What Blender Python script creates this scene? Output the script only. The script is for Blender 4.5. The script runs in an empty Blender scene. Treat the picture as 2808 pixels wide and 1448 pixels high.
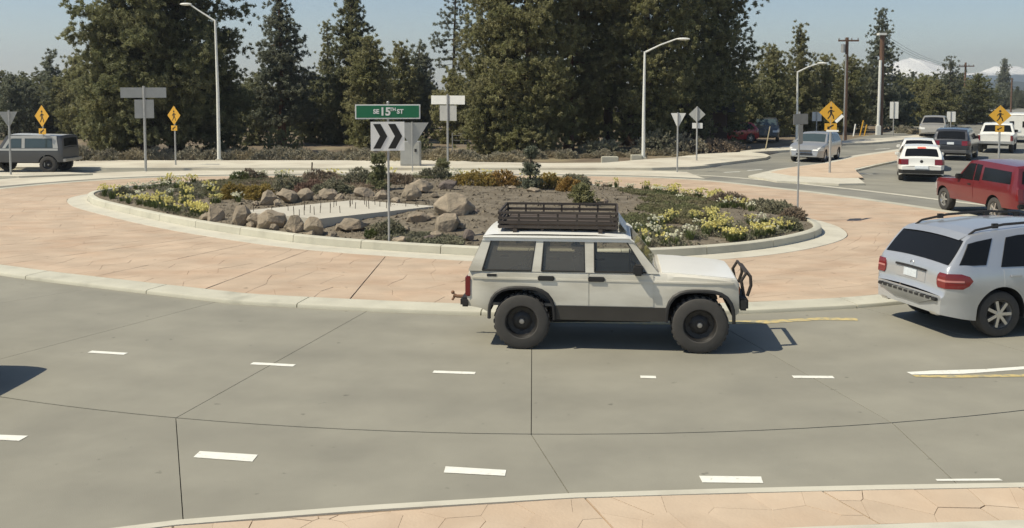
import bpy, bmesh, math, random
import numpy as np
from mathutils import Vector, Matrix

rad = math.radians
random.seed(7)
rng = np.random.default_rng(11)
scene = bpy.context.scene
COL = scene.collection

# ------------------------------------------------------------------ camera, sky, sun, exposure
F_PX, CAM_H, PITCH, HORIZON = 2747.0, 3.8, rad(4), 245.0
Y0 = HORIZON + F_PX * math.tan(PITCH)
cd = bpy.data.cameras.new('camera')
cam = bpy.data.objects.new('camera', cd)
COL.objects.link(cam)
cam.location = (0, 0, CAM_H)
cam.rotation_euler = (rad(90) - PITCH, 0, 0)
cd.sensor_width = 36
cd.lens = F_PX / 2808 * 36
cd.shift_y = -(724 - Y0) / 2808
cd.clip_end = 9000
scene.camera = cam

SUN_EL, SUN_AZ = rad(54), rad(196)          # azimuth measured from +x, counter-clockwise
world = bpy.data.worlds.new('World')
scene.world = world
world.use_nodes = True
wn, wl = world.node_tree.nodes, world.node_tree.links
sky = wn.new('ShaderNodeTexSky')
sky.sky_type = 'NISHITA'
sky.sun_disc = False
sky.sun_elevation = SUN_EL
sky.sun_rotation = rad(90) - SUN_AZ
sky.altitude = 1100
sky.air_density = 1.0
sky.dust_density = 1.0
sky.ozone_density = 1.0
bg = wn['Background']
bg.inputs['Strength'].default_value = 0.10
wl.new(sky.outputs[0], bg.inputs['Color'])

sl = bpy.data.lights.new('sun', 'SUN')
sl.energy = 4.7
sl.angle = rad(0.5)
sl.color = (1.0, 0.92, 0.75)
sun = bpy.data.objects.new('sun', sl)
COL.objects.link(sun)
sd = Vector((math.cos(SUN_AZ) * math.cos(SUN_EL), math.sin(SUN_AZ) * math.cos(SUN_EL), math.sin(SUN_EL)))
sun.rotation_euler = sd.to_track_quat('Z', 'Y').to_euler()
sun.location = (-40, 20, 60)

vs = scene.view_settings
vs.view_transform = 'Standard'
vs.look = 'None'
vs.exposure = 0.06
vs.gamma = 1.0
vs.use_curve_mapping = False
scene.cycles.max_bounces = 6
scene.cycles.transparent_max_bounces = 12
scene.cycles.volume_bounces = 0
scene.cycles.volume_step_rate = 4

# ------------------------------------------------------------------ helpers
def G(px, py, z=0.0):
    """ground point (height z) seen at a pixel of the 2808 x 1448 photograph"""
    x, y = (px - 1404) / F_PX, -(py - Y0) / F_PX
    d = (x, math.cos(PITCH) + y * math.sin(PITCH), -math.sin(PITCH) + y * math.cos(PITCH))
    t = (z - CAM_H) / d[2]
    return Vector((d[0] * t, d[1] * t, z))

def AT(px, py, Y):
    x, y = (px - 1404) / F_PX, -(py - Y0) / F_PX
    d = (x, math.cos(PITCH) + y * math.sin(PITCH), -math.sin(PITCH) + y * math.cos(PITCH))
    t = Y / d[1]
    return Vector((d[0] * t, Y, CAM_H + d[2] * t))

def tag(o, label=None, cat=None, group=None, kind=None):
    if label: o['label'] = label
    if cat: o['category'] = cat
    if group: o['group'] = group
    if kind: o['kind'] = kind
    return o

def empty(name, loc=(0, 0, 0), rz=0.0, label=None, cat=None, group=None, parent=None):
    o = bpy.data.objects.new(name, None)
    COL.objects.link(o)
    o.location = loc
    o.rotation_euler = (0, 0, rz)
    o.empty_display_size = .2
    if parent: o.parent = parent
    return tag(o, label, cat, group)

def link(name, me, parent=None, loc=None, rot=None, scale=None):
    o = bpy.data.objects.new(name, me)
    COL.objects.link(o)
    if parent: o.parent = parent
    if loc is not None: o.location = loc
    if rot is not None: o.rotation_euler = rot
    if scale is not None: o.scale = scale
    return o

def copy_tree(o, parent=None):
    c = o.copy()
    COL.objects.link(c)
    if parent: c.parent = parent
    for ch in list(o.children): copy_tree(ch, c)
    return c

class MB:
    def __init__(s, M=None):
        s.v, s.f, s.M = [], [], M
    def add(s, vs, fs):
        n = len(s.v)
        s.v += [tuple(s.M @ Vector(p)) if s.M else tuple(p) for p in vs]
        s.f += [tuple(i + n for i in f) for f in fs]
    def box(s, x0, x1, y0, y1, z0, z1):
        s.add([(x0,y0,z0),(x1,y0,z0),(x1,y1,z0),(x0,y1,z0),(x0,y0,z1),(x1,y0,z1),(x1,y1,z1),(x0,y1,z1)],
              [(0,3,2,1),(4,5,6,7),(0,1,5,4),(1,2,6,5),(2,3,7,6),(3,0,4,7)])
    def rbox(s, x0, x1, y0, y1, z0, z1, b):
        """box with chamfered edges"""
        bm = bmesh.new()
        bmesh.ops.create_cube(bm, size=1)
        for v in bm.verts:
            v.co = ((x0+x1)/2 + v.co.x*(x1-x0), (y0+y1)/2 + v.co.y*(y1-y0), (z0+z1)/2 + v.co.z*(z1-z0))
        bmesh.ops.bevel(bm, geom=bm.edges[:], offset=b, segments=2, affect='EDGES')
        bm.verts.index_update()
        s.add([v.co.copy() for v in bm.verts], [[v.index for v in f.verts] for f in bm.faces])
        bm.free()
    def prism(s, poly, z0, z1):
        n = len(poly)
        a = sum(poly[i][0]*poly[(i+1) % n][1] - poly[(i+1) % n][0]*poly[i][1] for i in range(n))
        if a < 0: poly = poly[::-1]
        s.add([(p[0], p[1], z0) for p in poly] + [(p[0], p[1], z1) for p in poly],
              [tuple(range(n))[::-1], tuple(range(n, 2*n))] + [(i, (i+1) % n, n + (i+1) % n, n + i) for i in range(n)])
    def plate(s, poly, y0, y1):
        """outline in (x,z) extruded along y"""
        n = len(poly)
        a = sum(poly[i][0]*poly[(i+1) % n][1] - poly[(i+1) % n][0]*poly[i][1] for i in range(n))
        if a < 0: poly = poly[::-1]
        if y0 > y1: y0, y1 = y1, y0
        s.add([(p[0], y0, p[1]) for p in poly] + [(p[0], y1, p[1]) for p in poly],
              [tuple(range(n)), tuple(range(n, 2*n))[::-1]] + [((i+1) % n, i, n + i, n + (i+1) % n) for i in range(n)])
    def grid(s, P, flip=False):
        nr, nc = len(P), len(P[0])
        vs = [p for row in P for p in row]
        fs = []
        for i in range(nr-1):
            for j in range(nc-1):
                q = (i*nc+j, i*nc+j+1, (i+1)*nc+j+1, (i+1)*nc+j)
                fs.append(q[::-1] if flip else q)
        s.add(vs, fs)
    def tube(s, pts, r, n=8, cap=True):
        pts = [Vector(p) for p in pts]
        rs = r if isinstance(r, (list, tuple)) else [r]*len(pts)
        vs, fs = [], []
        ref = None
        for i, p in enumerate(pts):
            t = (pts[min(i+1, len(pts)-1)] - pts[max(i-1, 0)]).normalized()
            if ref is None:
                ref = Vector((1, 0, 0)) if abs(t.x) < .9 else Vector((0, 1, 0))
            a = (ref - t*ref.dot(t)).normalized()
            b = t.cross(a)
            ref = a
            for k in range(n):
                an = 2*math.pi*k/n
                vs.append(p + (a*math.cos(an) + b*math.sin(an))*rs[i])
        for i in range(len(pts)-1):
            for k in range(n):
                fs.append((i*n+k, i*n+(k+1) % n, (i+1)*n+(k+1) % n, (i+1)*n+k))
        if cap:
            fs.append(tuple(range(n))[::-1])
            fs.append(tuple(range((len(pts)-1)*n, len(pts)*n)))
        s.add(vs, fs)
    def lathe(s, prof, n=24, axis='y', c=(0, 0, 0)):
        """profile [(r, h)...] spun about an axis through c"""
        vs, fs = [], []
        for r, h in prof:
            for k in range(n):
                a = 2*math.pi*k/n
                if axis == 'y': vs.append((c[0] + r*math.cos(a), c[1] + h, c[2] + r*math.sin(a)))
                elif axis == 'z': vs.append((c[0] + r*math.cos(a), c[1] + r*math.sin(a), c[2] + h))
                else: vs.append((c[0] + h, c[1] + r*math.cos(a), c[2] + r*math.sin(a)))
        for i in range(len(prof)-1):
            for k in range(n):
                fs.append((i*n+k, i*n+(k+1) % n, (i+1)*n+(k+1) % n, (i+1)*n+k))
        s.add(vs, fs)
    def ball(s, c, rx, ry, rz, nu=12, nv=8):
        P = []
        for i in range(nv+1):
            th = math.pi*i/nv
            P.append([(c[0] + rx*math.sin(th)*math.cos(2*math.pi*j/nu), c[1] + ry*math.sin(th)*math.sin(2*math.pi*j/nu),
                       c[2] - rz*math.cos(th)) for j in range(nu+1)])
        s.grid(P)
    def mesh(s, name, m=None, smooth=35):
        me = bpy.data.meshes.new(name)
        me.from_pydata([tuple(p) for p in s.v], [], s.f)
        bm = bmesh.new(); bm.from_mesh(me)
        bmesh.ops.remove_doubles(bm, verts=bm.verts, dist=1e-5)
        bmesh.ops.recalc_face_normals(bm, faces=bm.faces)
        bm.to_mesh(me); bm.free()
        if m: me.materials.append(m)
        if smooth:
            me.polygons.foreach_set('use_smooth', [True]*len(me.polygons))
            me.set_sharp_from_angle(angle=rad(smooth))
        return me
    def build(s, name, m=None, parent=None, smooth=35, **kw):
        return link(name, s.mesh(name, m, smooth), parent, **kw)

def tri_mesh(name, V, m):
    """V: (n,3,3) array of free triangles"""
    n = len(V)
    me = bpy.data.meshes.new(name)
    me.vertices.add(n*3)
    me.vertices.foreach_set('co', np.ascontiguousarray(V, dtype=np.float32).ravel())
    me.loops.add(n*3)
    me.loops.foreach_set('vertex_index', np.arange(n*3, dtype=np.int32))
    me.polygons.add(n)
    me.polygons.foreach_set('loop_start', np.arange(0, n*3, 3, dtype=np.int32))
    me.polygons.foreach_set('loop_total', np.full(n, 3, dtype=np.int32))
    me.update(calc_edges=True)
    if m: me.materials.append(m)
    return me

def closed_curve(pts, n=360):
    """closed Catmull-Rom, resampled evenly"""
    P = np.array(pts, float); k = len(P); out = []
    for i in range(k):
        a, b, c, d = P[i-1], P[i], P[(i+1) % k], P[(i+2) % k]
        for t in np.linspace(0, 1, 40, endpoint=False):
            out.append(.5*((2*b) + (c-a)*t + (2*a-5*b+4*c-d)*t*t + (3*b-a-3*c+d)*t**3))
    Q = np.array(out)
    # light smoothing
    for _ in range(60): Q = (np.roll(Q, 1, 0) + Q*2 + np.roll(Q, -1, 0))/4
    L = np.r_[0, np.cumsum(np.linalg.norm(np.roll(Q, -1, 0) - Q, axis=1))]
    QQ = np.vstack([Q, Q[:1]])
    s = np.linspace(0, L[-1], n, endpoint=False)
    return np.c_[np.interp(s, L, QQ[:, 0]), np.interp(s, L, QQ[:, 1])]

def normals2(Q):
    t = np.roll(Q, -1, 0) - np.roll(Q, 1, 0)
    t /= np.linalg.norm(t, axis=1)[:, None]
    nrm = np.c_[t[:, 1], -t[:, 0]]
    c = Q.mean(0)
    if ((Q - c)*nrm).sum() < 0: nrm = -nrm
    return nrm

def polar(Q, c):
    """radius of a closed curve as a function of angle about c"""
    v = Q - np.array(c); a = np.arctan2(v[:, 1], v[:, 0]); r = np.hypot(v[:, 0], v[:, 1])
    o = np.argsort(a); a, r = a[o], r[o]
    a = np.r_[a[-1]-2*math.pi, a, a[0]+2*math.pi]; r = np.r_[r[-1], r, r[0]]
    return lambda th: float(np.interp((th + math.pi) % (2*math.pi) - math.pi, a, r))

def clip(poly, n, d):
    """keep the part of a convex polygon with n.p <= d"""
    out = []
    for i in range(len(poly)):
        a, b = poly[i], poly[(i+1) % len(poly)]
        da, db = n[0]*a[0]+n[1]*a[1]-d, n[0]*b[0]+n[1]*b[1]-d
        if da <= 0: out.append(a)
        if da*db < 0:
            t = da/(da-db); out.append((a[0]+(b[0]-a[0])*t, a[1]+(b[1]-a[1])*t))
    return out

def inset(poly, g):
    n = len(poly)
    A = sum(poly[i][0]*poly[(i+1) % n][1]-poly[(i+1) % n][0]*poly[i][1] for i in range(n))
    if A < 0: poly = poly[::-1]
    out = list(poly)
    for i in range(n):
        a, b = poly[i], poly[(i+1) % n]
        dx, dy = b[0]-a[0], b[1]-a[1]; L = math.hypot(dx, dy)
        if L < 1e-6: continue
        nn = (dy/L, -dx/L)
        out = clip(out, nn, nn[0]*a[0]+nn[1]*a[1]-g)
        if len(out) < 3: return []
    return out

# ------------------------------------------------------------------ materials
def M(name, col, rough=.7, metal=0.0, var=.12, scale=4.0, bump=0.0, bscale=60.0, coat=0.0, rand=0.0,
      col2=None, scale2=1.0, lo=.5, hi=.65, spec=.5, stretch=None, emit=None, trans=0.0, bdist=.02):
    m = bpy.data.materials.new(name); m.use_nodes = True
    nt = m.node_tree; N, L = nt.nodes, nt.links
    p = N['Principled BSDF']
    p.inputs['Roughness'].default_value = rough
    p.inputs['Metallic'].default_value = metal
    p.inputs['Specular IOR Level'].default_value = spec
    p.inputs['Coat Weight'].default_value = coat
    p.inputs['Coat Roughness'].default_value = .06
    tc = N.new('ShaderNodeTexCoord')
    src = tc.outputs['Object']
    if stretch:
        mp = N.new('ShaderNodeMapping'); mp.inputs['Scale'].default_value = stretch
        L.new(src, mp.inputs[0]); src = mp.outputs[0]
    def noise(sc, det=4.0):
        n = N.new('ShaderNodeTexNoise'); n.inputs['Scale'].default_value = sc; n.inputs['Detail'].default_value = det
        L.new(src, n.inputs['Vector']); return n
    n1 = noise(scale)
    mr = N.new('ShaderNodeMapRange')
    mr.inputs['From Min'].default_value = .25; mr.inputs['From Max'].default_value = .75
    mr.inputs['To Min'].default_value = 1-var; mr.inputs['To Max'].default_value = 1+var
    L.new(n1.outputs['Fac'], mr.inputs['Value'])
    val = mr.outputs[0]
    if rand:
        oi = N.new('ShaderNodeObjectInfo'); m2 = N.new('ShaderNodeMapRange')
        m2.inputs['To Min'].default_value = 1-rand; m2.inputs['To Max'].default_value = 1+rand
        L.new(oi.outputs['Random'], m2.inputs['Value'])
        mm = N.new('ShaderNodeMath'); mm.operation = 'MULTIPLY'
        L.new(val, mm.inputs[0]); L.new(m2.outputs[0], mm.inputs[1]); val = mm.outputs[0]
    base = None
    if col2:
        n2 = noise(scale2, 6); r2 = N.new('ShaderNodeMapRange')
        r2.inputs['From Min'].default_value = lo; r2.inputs['From Max'].default_value = hi
        L.new(n2.outputs['Fac'], r2.inputs['Value'])
        mx = N.new('ShaderNodeMix'); mx.data_type = 'RGBA'
        mx.inputs[6].default_value = (*col, 1); mx.inputs[7].default_value = (*col2, 1)
        L.new(r2.outputs[0], mx.inputs[0]); base = mx.outputs[2]
    hv = N.new('ShaderNodeMix'); hv.data_type = 'RGBA'; hv.blend_type = 'MULTIPLY'; hv.inputs[0].default_value = 1
    if base: L.new(base, hv.inputs[6])
    else: hv.inputs[6].default_value = (*col, 1)
    L.new(val, hv.inputs[7])
    L.new(hv.outputs[2], p.inputs['Base Color'])
    if bump:
        nb = noise(bscale, 5); b = N.new('ShaderNodeBump')
        b.inputs['Strength'].default_value = bump; b.inputs['Distance'].default_value = bdist
        L.new(nb.outputs['Fac'], b.inputs['Height']); L.new(b.outputs[0], p.inputs['Normal'])
    if emit:
        p.inputs['Emission Color'].default_value = (*emit[0], 1); p.inputs['Emission Strength'].default_value = emit[1]
    if trans:
        t = N.new('ShaderNodeBsdfTranslucent'); L.new(hv.outputs[2], t.inputs['Color'])
        ms = N.new('ShaderNodeMixShader'); ms.inputs[0].default_value = trans
        L.new(p.outputs[0], ms.inputs[1]); L.new(t.outputs[0], ms.inputs[2])
        L.new(ms.outputs[0], N['Material Output'].inputs['Surface'])
    return m

def glass_clear(name, tint, mix, dust=0.0):
    m = bpy.data.materials.new(name); m.use_nodes = True
    N, L = m.node_tree.nodes, m.node_tree.links
    N.remove(N['Principled BSDF'])
    t = N.new('ShaderNodeBsdfTransparent'); t.inputs[0].default_value = (*tint, 1)
    g = N.new('ShaderNodeBsdfGlossy'); g.inputs['Roughness'].default_value = .04
    fr = N.new('ShaderNodeFresnel'); fr.inputs[0].default_value = 1.5
    ad = N.new('ShaderNodeMath'); ad.operation = 'ADD'; ad.inputs[1].default_value = mix; ad.use_clamp = True
    L.new(fr.outputs[0], ad.inputs[0])
    ms = N.new('ShaderNodeMixShader')
    L.new(ad.outputs[0], ms.inputs[0]); L.new(t.outputs[0], ms.inputs[1]); L.new(g.outputs[0], ms.inputs[2])
    out = ms.outputs[0]
    if dust:
        df_ = N.new('ShaderNodeBsdfDiffuse'); df_.inputs[0].default_value = (.40, .36, .29, 1)
        m2 = N.new('ShaderNodeMixShader'); m2.inputs[0].default_value = dust
        L.new(out, m2.inputs[1]); L.new(df_.outputs[0], m2.inputs[2]); out = m2.outputs[0]
    L.new(out, N['Material Output'].inputs['Surface'])
    return m

K = {}
K['earth'] = M('dry_earth', (.17, .13, .085), .95, var=.3, scale=.6, bump=.5, bscale=5, col2=(.24, .20, .12), scale2=.25)
K['concrete'] = M('road_concrete', (.278, .264, .210), .85, var=.07, scale=.45, rand=.035, bump=.12, bscale=90, col2=(.252, .240, .192), scale2=.8, lo=.45, hi=.7)
def wear(m, cx, cy):
    """tyre polish along the circulating lanes and scattered oil drips on a road material"""
    N, L = m.node_tree.nodes, m.node_tree.links
    p = N['Principled BSDF']; src = p.inputs['Base Color'].links[0].from_socket
    tc = N.new('ShaderNodeTexCoord')
    mp = N.new('ShaderNodeMapping'); mp.inputs['Location'].default_value = (-cx, -cy, 0); L.new(tc.outputs['Object'], mp.inputs[0])
    ln = N.new('ShaderNodeVectorMath'); ln.operation = 'LENGTH'; L.new(mp.outputs[0], ln.inputs[0])
    nz = N.new('ShaderNodeTexNoise'); nz.inputs['Scale'].default_value = .35; nz.inputs['Detail'].default_value = 5; L.new(tc.outputs['Object'], nz.inputs['Vector'])
    ad = N.new('ShaderNodeMath'); ad.operation = 'MULTIPLY_ADD'; ad.inputs[1].default_value = 1.3; L.new(nz.outputs['Fac'], ad.inputs[0]); L.new(ln.outputs['Value'], ad.inputs[2])
    sn = N.new('ShaderNodeMath'); sn.operation = 'SINE'; mu = N.new('ShaderNodeMath'); mu.operation = 'MULTIPLY'; mu.inputs[1].default_value = 3.6
    L.new(ad.outputs[0], mu.inputs[0]); L.new(mu.outputs[0], sn.inputs[0])
    r1 = N.new('ShaderNodeMapRange'); r1.inputs['From Min'].default_value = -.2; r1.inputs['From Max'].default_value = 1; r1.inputs['To Min'].default_value = 1; r1.inputs['To Max'].default_value = .93; L.new(sn.outputs[0], r1.inputs['Value'])
    n2 = N.new('ShaderNodeTexNoise'); n2.inputs['Scale'].default_value = 5.5; n2.inputs['Detail'].default_value = 3; L.new(tc.outputs['Object'], n2.inputs['Vector'])
    r2 = N.new('ShaderNodeMapRange'); r2.inputs['From Min'].default_value = .70; r2.inputs['From Max'].default_value = .76; r2.inputs['To Min'].default_value = 1; r2.inputs['To Max'].default_value = .62; L.new(n2.outputs['Fac'], r2.inputs['Value'])
    n3 = N.new('ShaderNodeTexNoise'); n3.inputs['Scale'].default_value = .9; n3.inputs['Detail'].default_value = 8; n3.inputs['Roughness'].default_value = .7; L.new(tc.outputs['Object'], n3.inputs['Vector'])
    r3 = N.new('ShaderNodeMapRange'); r3.inputs['From Min'].default_value = .35; r3.inputs['From Max'].default_value = .65; r3.inputs['To Min'].default_value = .95; r3.inputs['To Max'].default_value = 1.04; L.new(n3.outputs['Fac'], r3.inputs['Value'])
    m1 = N.new('ShaderNodeMath'); m1.operation = 'MULTIPLY'; L.new(r1.outputs[0], m1.inputs[0]); L.new(r2.outputs[0], m1.inputs[1])
    m2 = N.new('ShaderNodeMath'); m2.operation = 'MULTIPLY'; L.new(m1.outputs[0], m2.inputs[0]); L.new(r3.outputs[0], m2.inputs[1])
    mx = N.new('ShaderNodeMix'); mx.data_type = 'RGBA'; mx.blend_type = 'MULTIPLY'; mx.inputs[0].default_value = 1
    L.new(src, mx.inputs[6]); L.new(m2.outputs[0], mx.inputs[7]); L.new(mx.outputs[2], p.inputs['Base Color'])
    # streaks dragged along the lane
wear(K['concrete'], .6, 29.33)
K['joint'] = M('joint_filler', (.115, .10, .075), .95)
K['pale'] = M('pale_concrete', (.56, .53, .43), .85, var=.08, scale=1.2, rand=.04, bump=.1, bscale=70, col2=(.46, .43, .345), scale2=2.5, lo=.5, hi=.8)
K['palefar'] = M('bleached_concrete', (.60, .56, .45), .85, var=.10, scale=.35, col2=(.47, .42, .33), scale2=.5, lo=.45, hi=.7)
K['kerb'] = M('kerb_concrete', (.52, .50, .40), .8, var=.09, scale=2.0, rand=.05, bump=.1, bscale=60, col2=(.36, .35, .28), scale2=1.5, lo=.55, hi=.8)
K['asphalt'] = M('worn_asphalt', (.20, .195, .165), .9, var=.12, scale=.5, bump=.2, bscale=80, col2=(.27, .26, .215), scale2=.3, lo=.4, hi=.65)
wear(K['asphalt'], .6, 29.33)
K['stamp'] = M('stamped_terracotta_concrete', (.515, .398, .284), .8, var=.12, scale=1.3, rand=.03, bump=.15, bscale=35, col2=(.475, .335, .225), scale2=.7, lo=.45, hi=.75, stretch=(1, 1.6, 1))
wear(K['stamp'], -2.6, 31.0)
K['stampn'] = M('stamped_tan_concrete', (.56, .44, .315), .8, var=.09, scale=2.0, rand=.05, bump=.2, bscale=30, col2=(.49, .365, .25), scale2=1.1, lo=.45, hi=.75)
K['groove'] = M('stamp_groove', (.43, .31, .215), .95, var=.2, scale=6)
K['grooven'] = M('tan_stamp_groove', (.30, .215, .14), .95, var=.3, scale=5)
K['soil'] = M('mulched_soil', (.165, .136, .094), .97, var=.3, scale=7, bump=1.0, bscale=26, bdist=.05, col2=(.215, .182, .132), scale2=1.6, lo=.4, hi=.65)
K['white_paint'] = M('white_road_paint', (.80, .79, .70), .7, var=.08, scale=9, col2=(.52, .50, .42), scale2=14, lo=.6, hi=.75)
K['yellow_paint'] = M('yellow_road_paint', (.58, .46, .20), .7, var=.1, scale=9, col2=(.34, .31, .21), scale2=10, lo=.45, hi=.62)
K['galv'] = M('galvanised_steel', (.42, .42, .40), .5, metal=.35, var=.12, scale=6)
K['polesteel'] = M('lamp_post_steel', (.76, .76, .70), .5, metal=.0, var=.06, scale=3)
K['signback'] = M('aluminium_sign_back', (.45, .45, .42), .45, metal=.3, var=.08, scale=3)
K['signwhite'] = M('white_sign_sheet', (.88, .88, .83), .5, var=.04)
K['signblack'] = M('black_sign_sheet', (.014, .013, .010), .5, var=.05)
K['signgreen'] = M('green_sign_sheet', (.010, .165, .070), .45, var=.05)
K['signyellow'] = M('yellow_sign_sheet', (.62, .34, .03), .5, var=.06)
K['wood'] = M('weathered_pole_wood', (.145, .085, .055), .9, var=.25, scale=3, stretch=(6, 6, .5))
K['bark'] = M('pine_bark', (.075, .050, .035), .95, var=.35, scale=5, bump=.8, bscale=9, stretch=(3, 3, .7))
K['redbark'] = M('red_pine_bark', (.15, .075, .045), .95, var=.35, scale=5, bump=.8, bscale=9, stretch=(3, 3, .7))
K['twig'] = M('dead_twig', (.09, .07, .05), .95)
K['rock'] = M('basalt_boulder', (.275, .228, .165), .9, var=.22, scale=3, bump=.8, bscale=9, rand=.14, col2=(.34, .265, .185), scale2=2.2, lo=.45, hi=.7, bdist=.06)
K['rockdark'] = M('dark_lava_rock', (.16, .13, .11), .92, var=.3, scale=4, bump=.9, bscale=10, bdist=.06)
K['rubber'] = M('tyre_rubber', (.060, .056, .050), .85, var=.15, scale=8)
K['black'] = M('black_plastic', (.022, .021, .020), .6, var=.15, scale=6)
K['under'] = M('dark_underbody', (.012, .012, .012), .9)
K['chrome'] = M('bright_alloy', (.62, .61, .58), .28, metal=.8, var=.05)
K['darkrim'] = M('dark_steel_rim', (.030, .028, .026), .5, metal=.3)
K['hub'] = M('dull_hub_steel', (.35, .34, .32), .4, metal=.7)
K['glass'] = M('dark_car_glass', (.010, .011, .012), .08, var=.02, spec=.22)
K['glassl'] = M('pale_car_glass', (.05, .07, .07), .05, var=.05, spec=.8)
K['jglass'] = glass_clear('tinted_jeep_glass', (.60, .58, .50), .03, .20)
K['jglassf'] = glass_clear('clear_jeep_glass', (.90, .90, .85), .01, .06)
K['lens'] = M('headlight_lens', (.70, .70, .66), .12, var=.05, spec=.8)
K['redlens'] = M('red_tail_lens', (.17, .008, .010), .15, var=.1, coat=.5)
K['amber'] = M('amber_lens', (.55, .16, .02), .2)
K['plate'] = M('licence_plate', (.62, .66, .68), .5, var=.12, scale=18)
K['seat'] = M('grey_seat_cloth', (.20, .20, .20), .9)
K['cabin'] = M('beige_cabin_trim', (.34, .31, .26), .9)
K['chevron'] = K['signblack']
HAZE = .00034
# ================================================================== THE SETTING
def structure(o, label=None):
    return tag(o, label, None, None, 'structure')

def sheet(name, poly, z, m, parent=None):
    mb = MB(); p = [(q[0], q[1], z) for q in poly]
    a = sum(p[i][0]*p[(i+1) % len(p)][1]-p[(i+1) % len(p)][0]*p[i][1] for i in range(len(p)))
    if a < 0: p = p[::-1]
    mb.add(p, [tuple(range(len(p)))])
    return mb.build(name, m, parent, smooth=0)

def px(*pts, z=0.0):
    return [tuple(G(a, b, z))[:2] for a, b in pts]

mb = MB(); n = 40
xs = np.sign(np.linspace(-1, 1, n+1))*np.abs(np.linspace(-1, 1, n+1))**2.2*1900
ys = -40 + np.linspace(0, 1, n+1)**2.2*2900
mb.grid([[(x, y, -.10) for x in xs] for y in ys])
structure(mb.build('ground', K['earth'], smooth=0), 'dry brown earth under the pines and around the roads')

# ---- plan curves of the roundabout, traced on the ground
ISL = closed_curve([(-14.45,34.4),(-13.6,32.2),(-12.2,30.4),(-9.14,27.12),(-6.2,24.6),(-4.07,23.2),(-1,22.0),(1.2,21.6),(3.2,21.72),
                    (5.6,22.75),(7.5,24.6),(8.1,26.3),(7.9,28.3),(6.6,32),(3.6,36.3),(-1,39.2),(-6,40),(-10.5,38.8),(-13.4,36.8)], 400)
APR = closed_curve([(-10.5,20.3),(-8.39,19.2),(-5.56,17.85),(-4.54,17.45),(-1.26,16.74),(1.2,16.55),(3.7,16.74),(4.94,16.96),(6.73,17.45),
                    (9.4,18.9),(12,22),(13.6,26),(13.9,29),(13.35,31.3),(11.95,34.8),(10.4,37.6),(7.8,41.5),(4,43.2),(-2,43.8),(-9,43.6),
                    (-14,43),(-16.8,41.6),(-19.4,38),(-20.5,33),(-19.4,28),(-15.5,23.3)], 400)
CJ = (.6, 29.33)
LANE = closed_curve([(CJ[0]-18.51*math.sin(rad(a)), CJ[1]-18.51*math.cos(rad(a))) for a in (44,34,24,14,4,-6,-16,-26,-36,-46)] +
                    [(16.6,22.5),(17.2,27),(16.4,30.5),(14.6,34.2),(12.4,38.6),(8.4,44),(3,46.0),(-3,46.5),(-10,46.3),(-17,44.9),(-21,40.3),(-23.5,34),(-22.6,27.5),(-18.2,21)], 500)
pa, pl = polar(APR, CJ), polar(LANE, CJ)
def pol(r, th): return (CJ[0]+r*math.cos(th), CJ[1]+r*math.sin(th))

# road: joint filler below, one slab per bay on top
road = sheet('road', [pol(pl(t)+5.4, t) for t in np.linspace(0, 2*math.pi, 160, endpoint=False)] , -.03, K['joint'])
structure(road, 'concrete circulatory road of the roundabout with dark joints')
NB = 28; STEP = 2*math.pi/NB; A0 = -math.pi/2 - rad(1.2)
NEAR = [(-12,3.8),(-8,6.1),(-5.5,7.45),(-3.44,8.23),(-2.84,8.42),(-1.31,8.71),(.52,8.98),(2.03,9.09),(3.42,9.17),(4.85,9.23),(8.6,9.27),(14,9.1),(22,8.4)]
def near_y(x): return float(np.interp(x, [p[0] for p in NEAR], [p[1] for p in NEAR]))
OUT = {}
for k in range(NB+1):
    th = A0 - k*STEP; r = pl(th)
    rr = r + 4.6
    for s in np.linspace(r+.3, r+4.6, 60):
        x, y = pol(s, th)
        if y < near_y(x) + .02 and -12 < x < 22: rr = s; break
    OUT[k % NB] = pol(rr, th)
OUT[0] = (.58, 8.99); OUT[1] = (-2.84, 8.42); OUT[NB-1] = (4.29, 9.2)
g = .0048
slab_i = 0
for k in range(NB):
    t0, t1 = A0 - k*STEP, A0 - (k+1)*STEP
    ts = np.linspace(t0, t1, 9)
    inner = [pol(pa(t)-.02, t) for t in ts] + [pol(pl(t)-.007, t) for t in ts[::-1]]
    mid = [pol(pl(t)+.007, t) for t in ts]
    a, b = OUT[k], OUT[(k+1) % NB]
    edge = []
    for s in np.linspace(1, 0, 9):
        q = (a[0]+(b[0]-a[0])*s, a[1]+(b[1]-a[1])*s)
        if q[1] < 14 and -12 < q[0] < 22: q = (q[0], near_y(q[0])+.005)
        else:
            th = math.atan2(q[1]-CJ[1], q[0]-CJ[0]); q = pol(min(pl(th)+4.6, math.hypot(q[0]-CJ[0], q[1]-CJ[1])*1.006), th)
        edge.append(q)
    for poly in (inner, mid + edge):
        c = np.mean(poly, 0)
        pts = []
        for i, p in enumerate(poly):           # shrink each slab by half a joint
            u = np.array(poly[i]) - np.array(poly[i-1]); w = np.array(poly[(i+1) % len(poly)]) - np.array(poly[i])
            def nn(e):
                L = np.hypot(*e) + 1e-9; m_ = np.array([e[1], -e[0]])/L
                return m_
            n1, n2 = nn(u), nn(w)
            A = sum(poly[j][0]*poly[(j+1) % len(poly)][1]-poly[(j+1) % len(poly)][0]*poly[j][1] for j in range(len(poly)))
            s = -1 if A > 0 else 1
            d = n1 + n2; d /= max(1e-6, np.hypot(*d)); co = max(.4, d @ n1)
            pts.append(tuple(np.array(p) + s*d*g/co))
        mbs = MB(); mbs.prism(pts, -.028, random.uniform(-.001, .001))
        mbs.build('concrete_slab', K['concrete'], road, smooth=0)
# tyre-darkened asphalt of the far carriageway lies on the outer bays at the back
# ---- apron of stamped concrete with its flush kerb ring
nA = normals2(APR)
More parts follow.
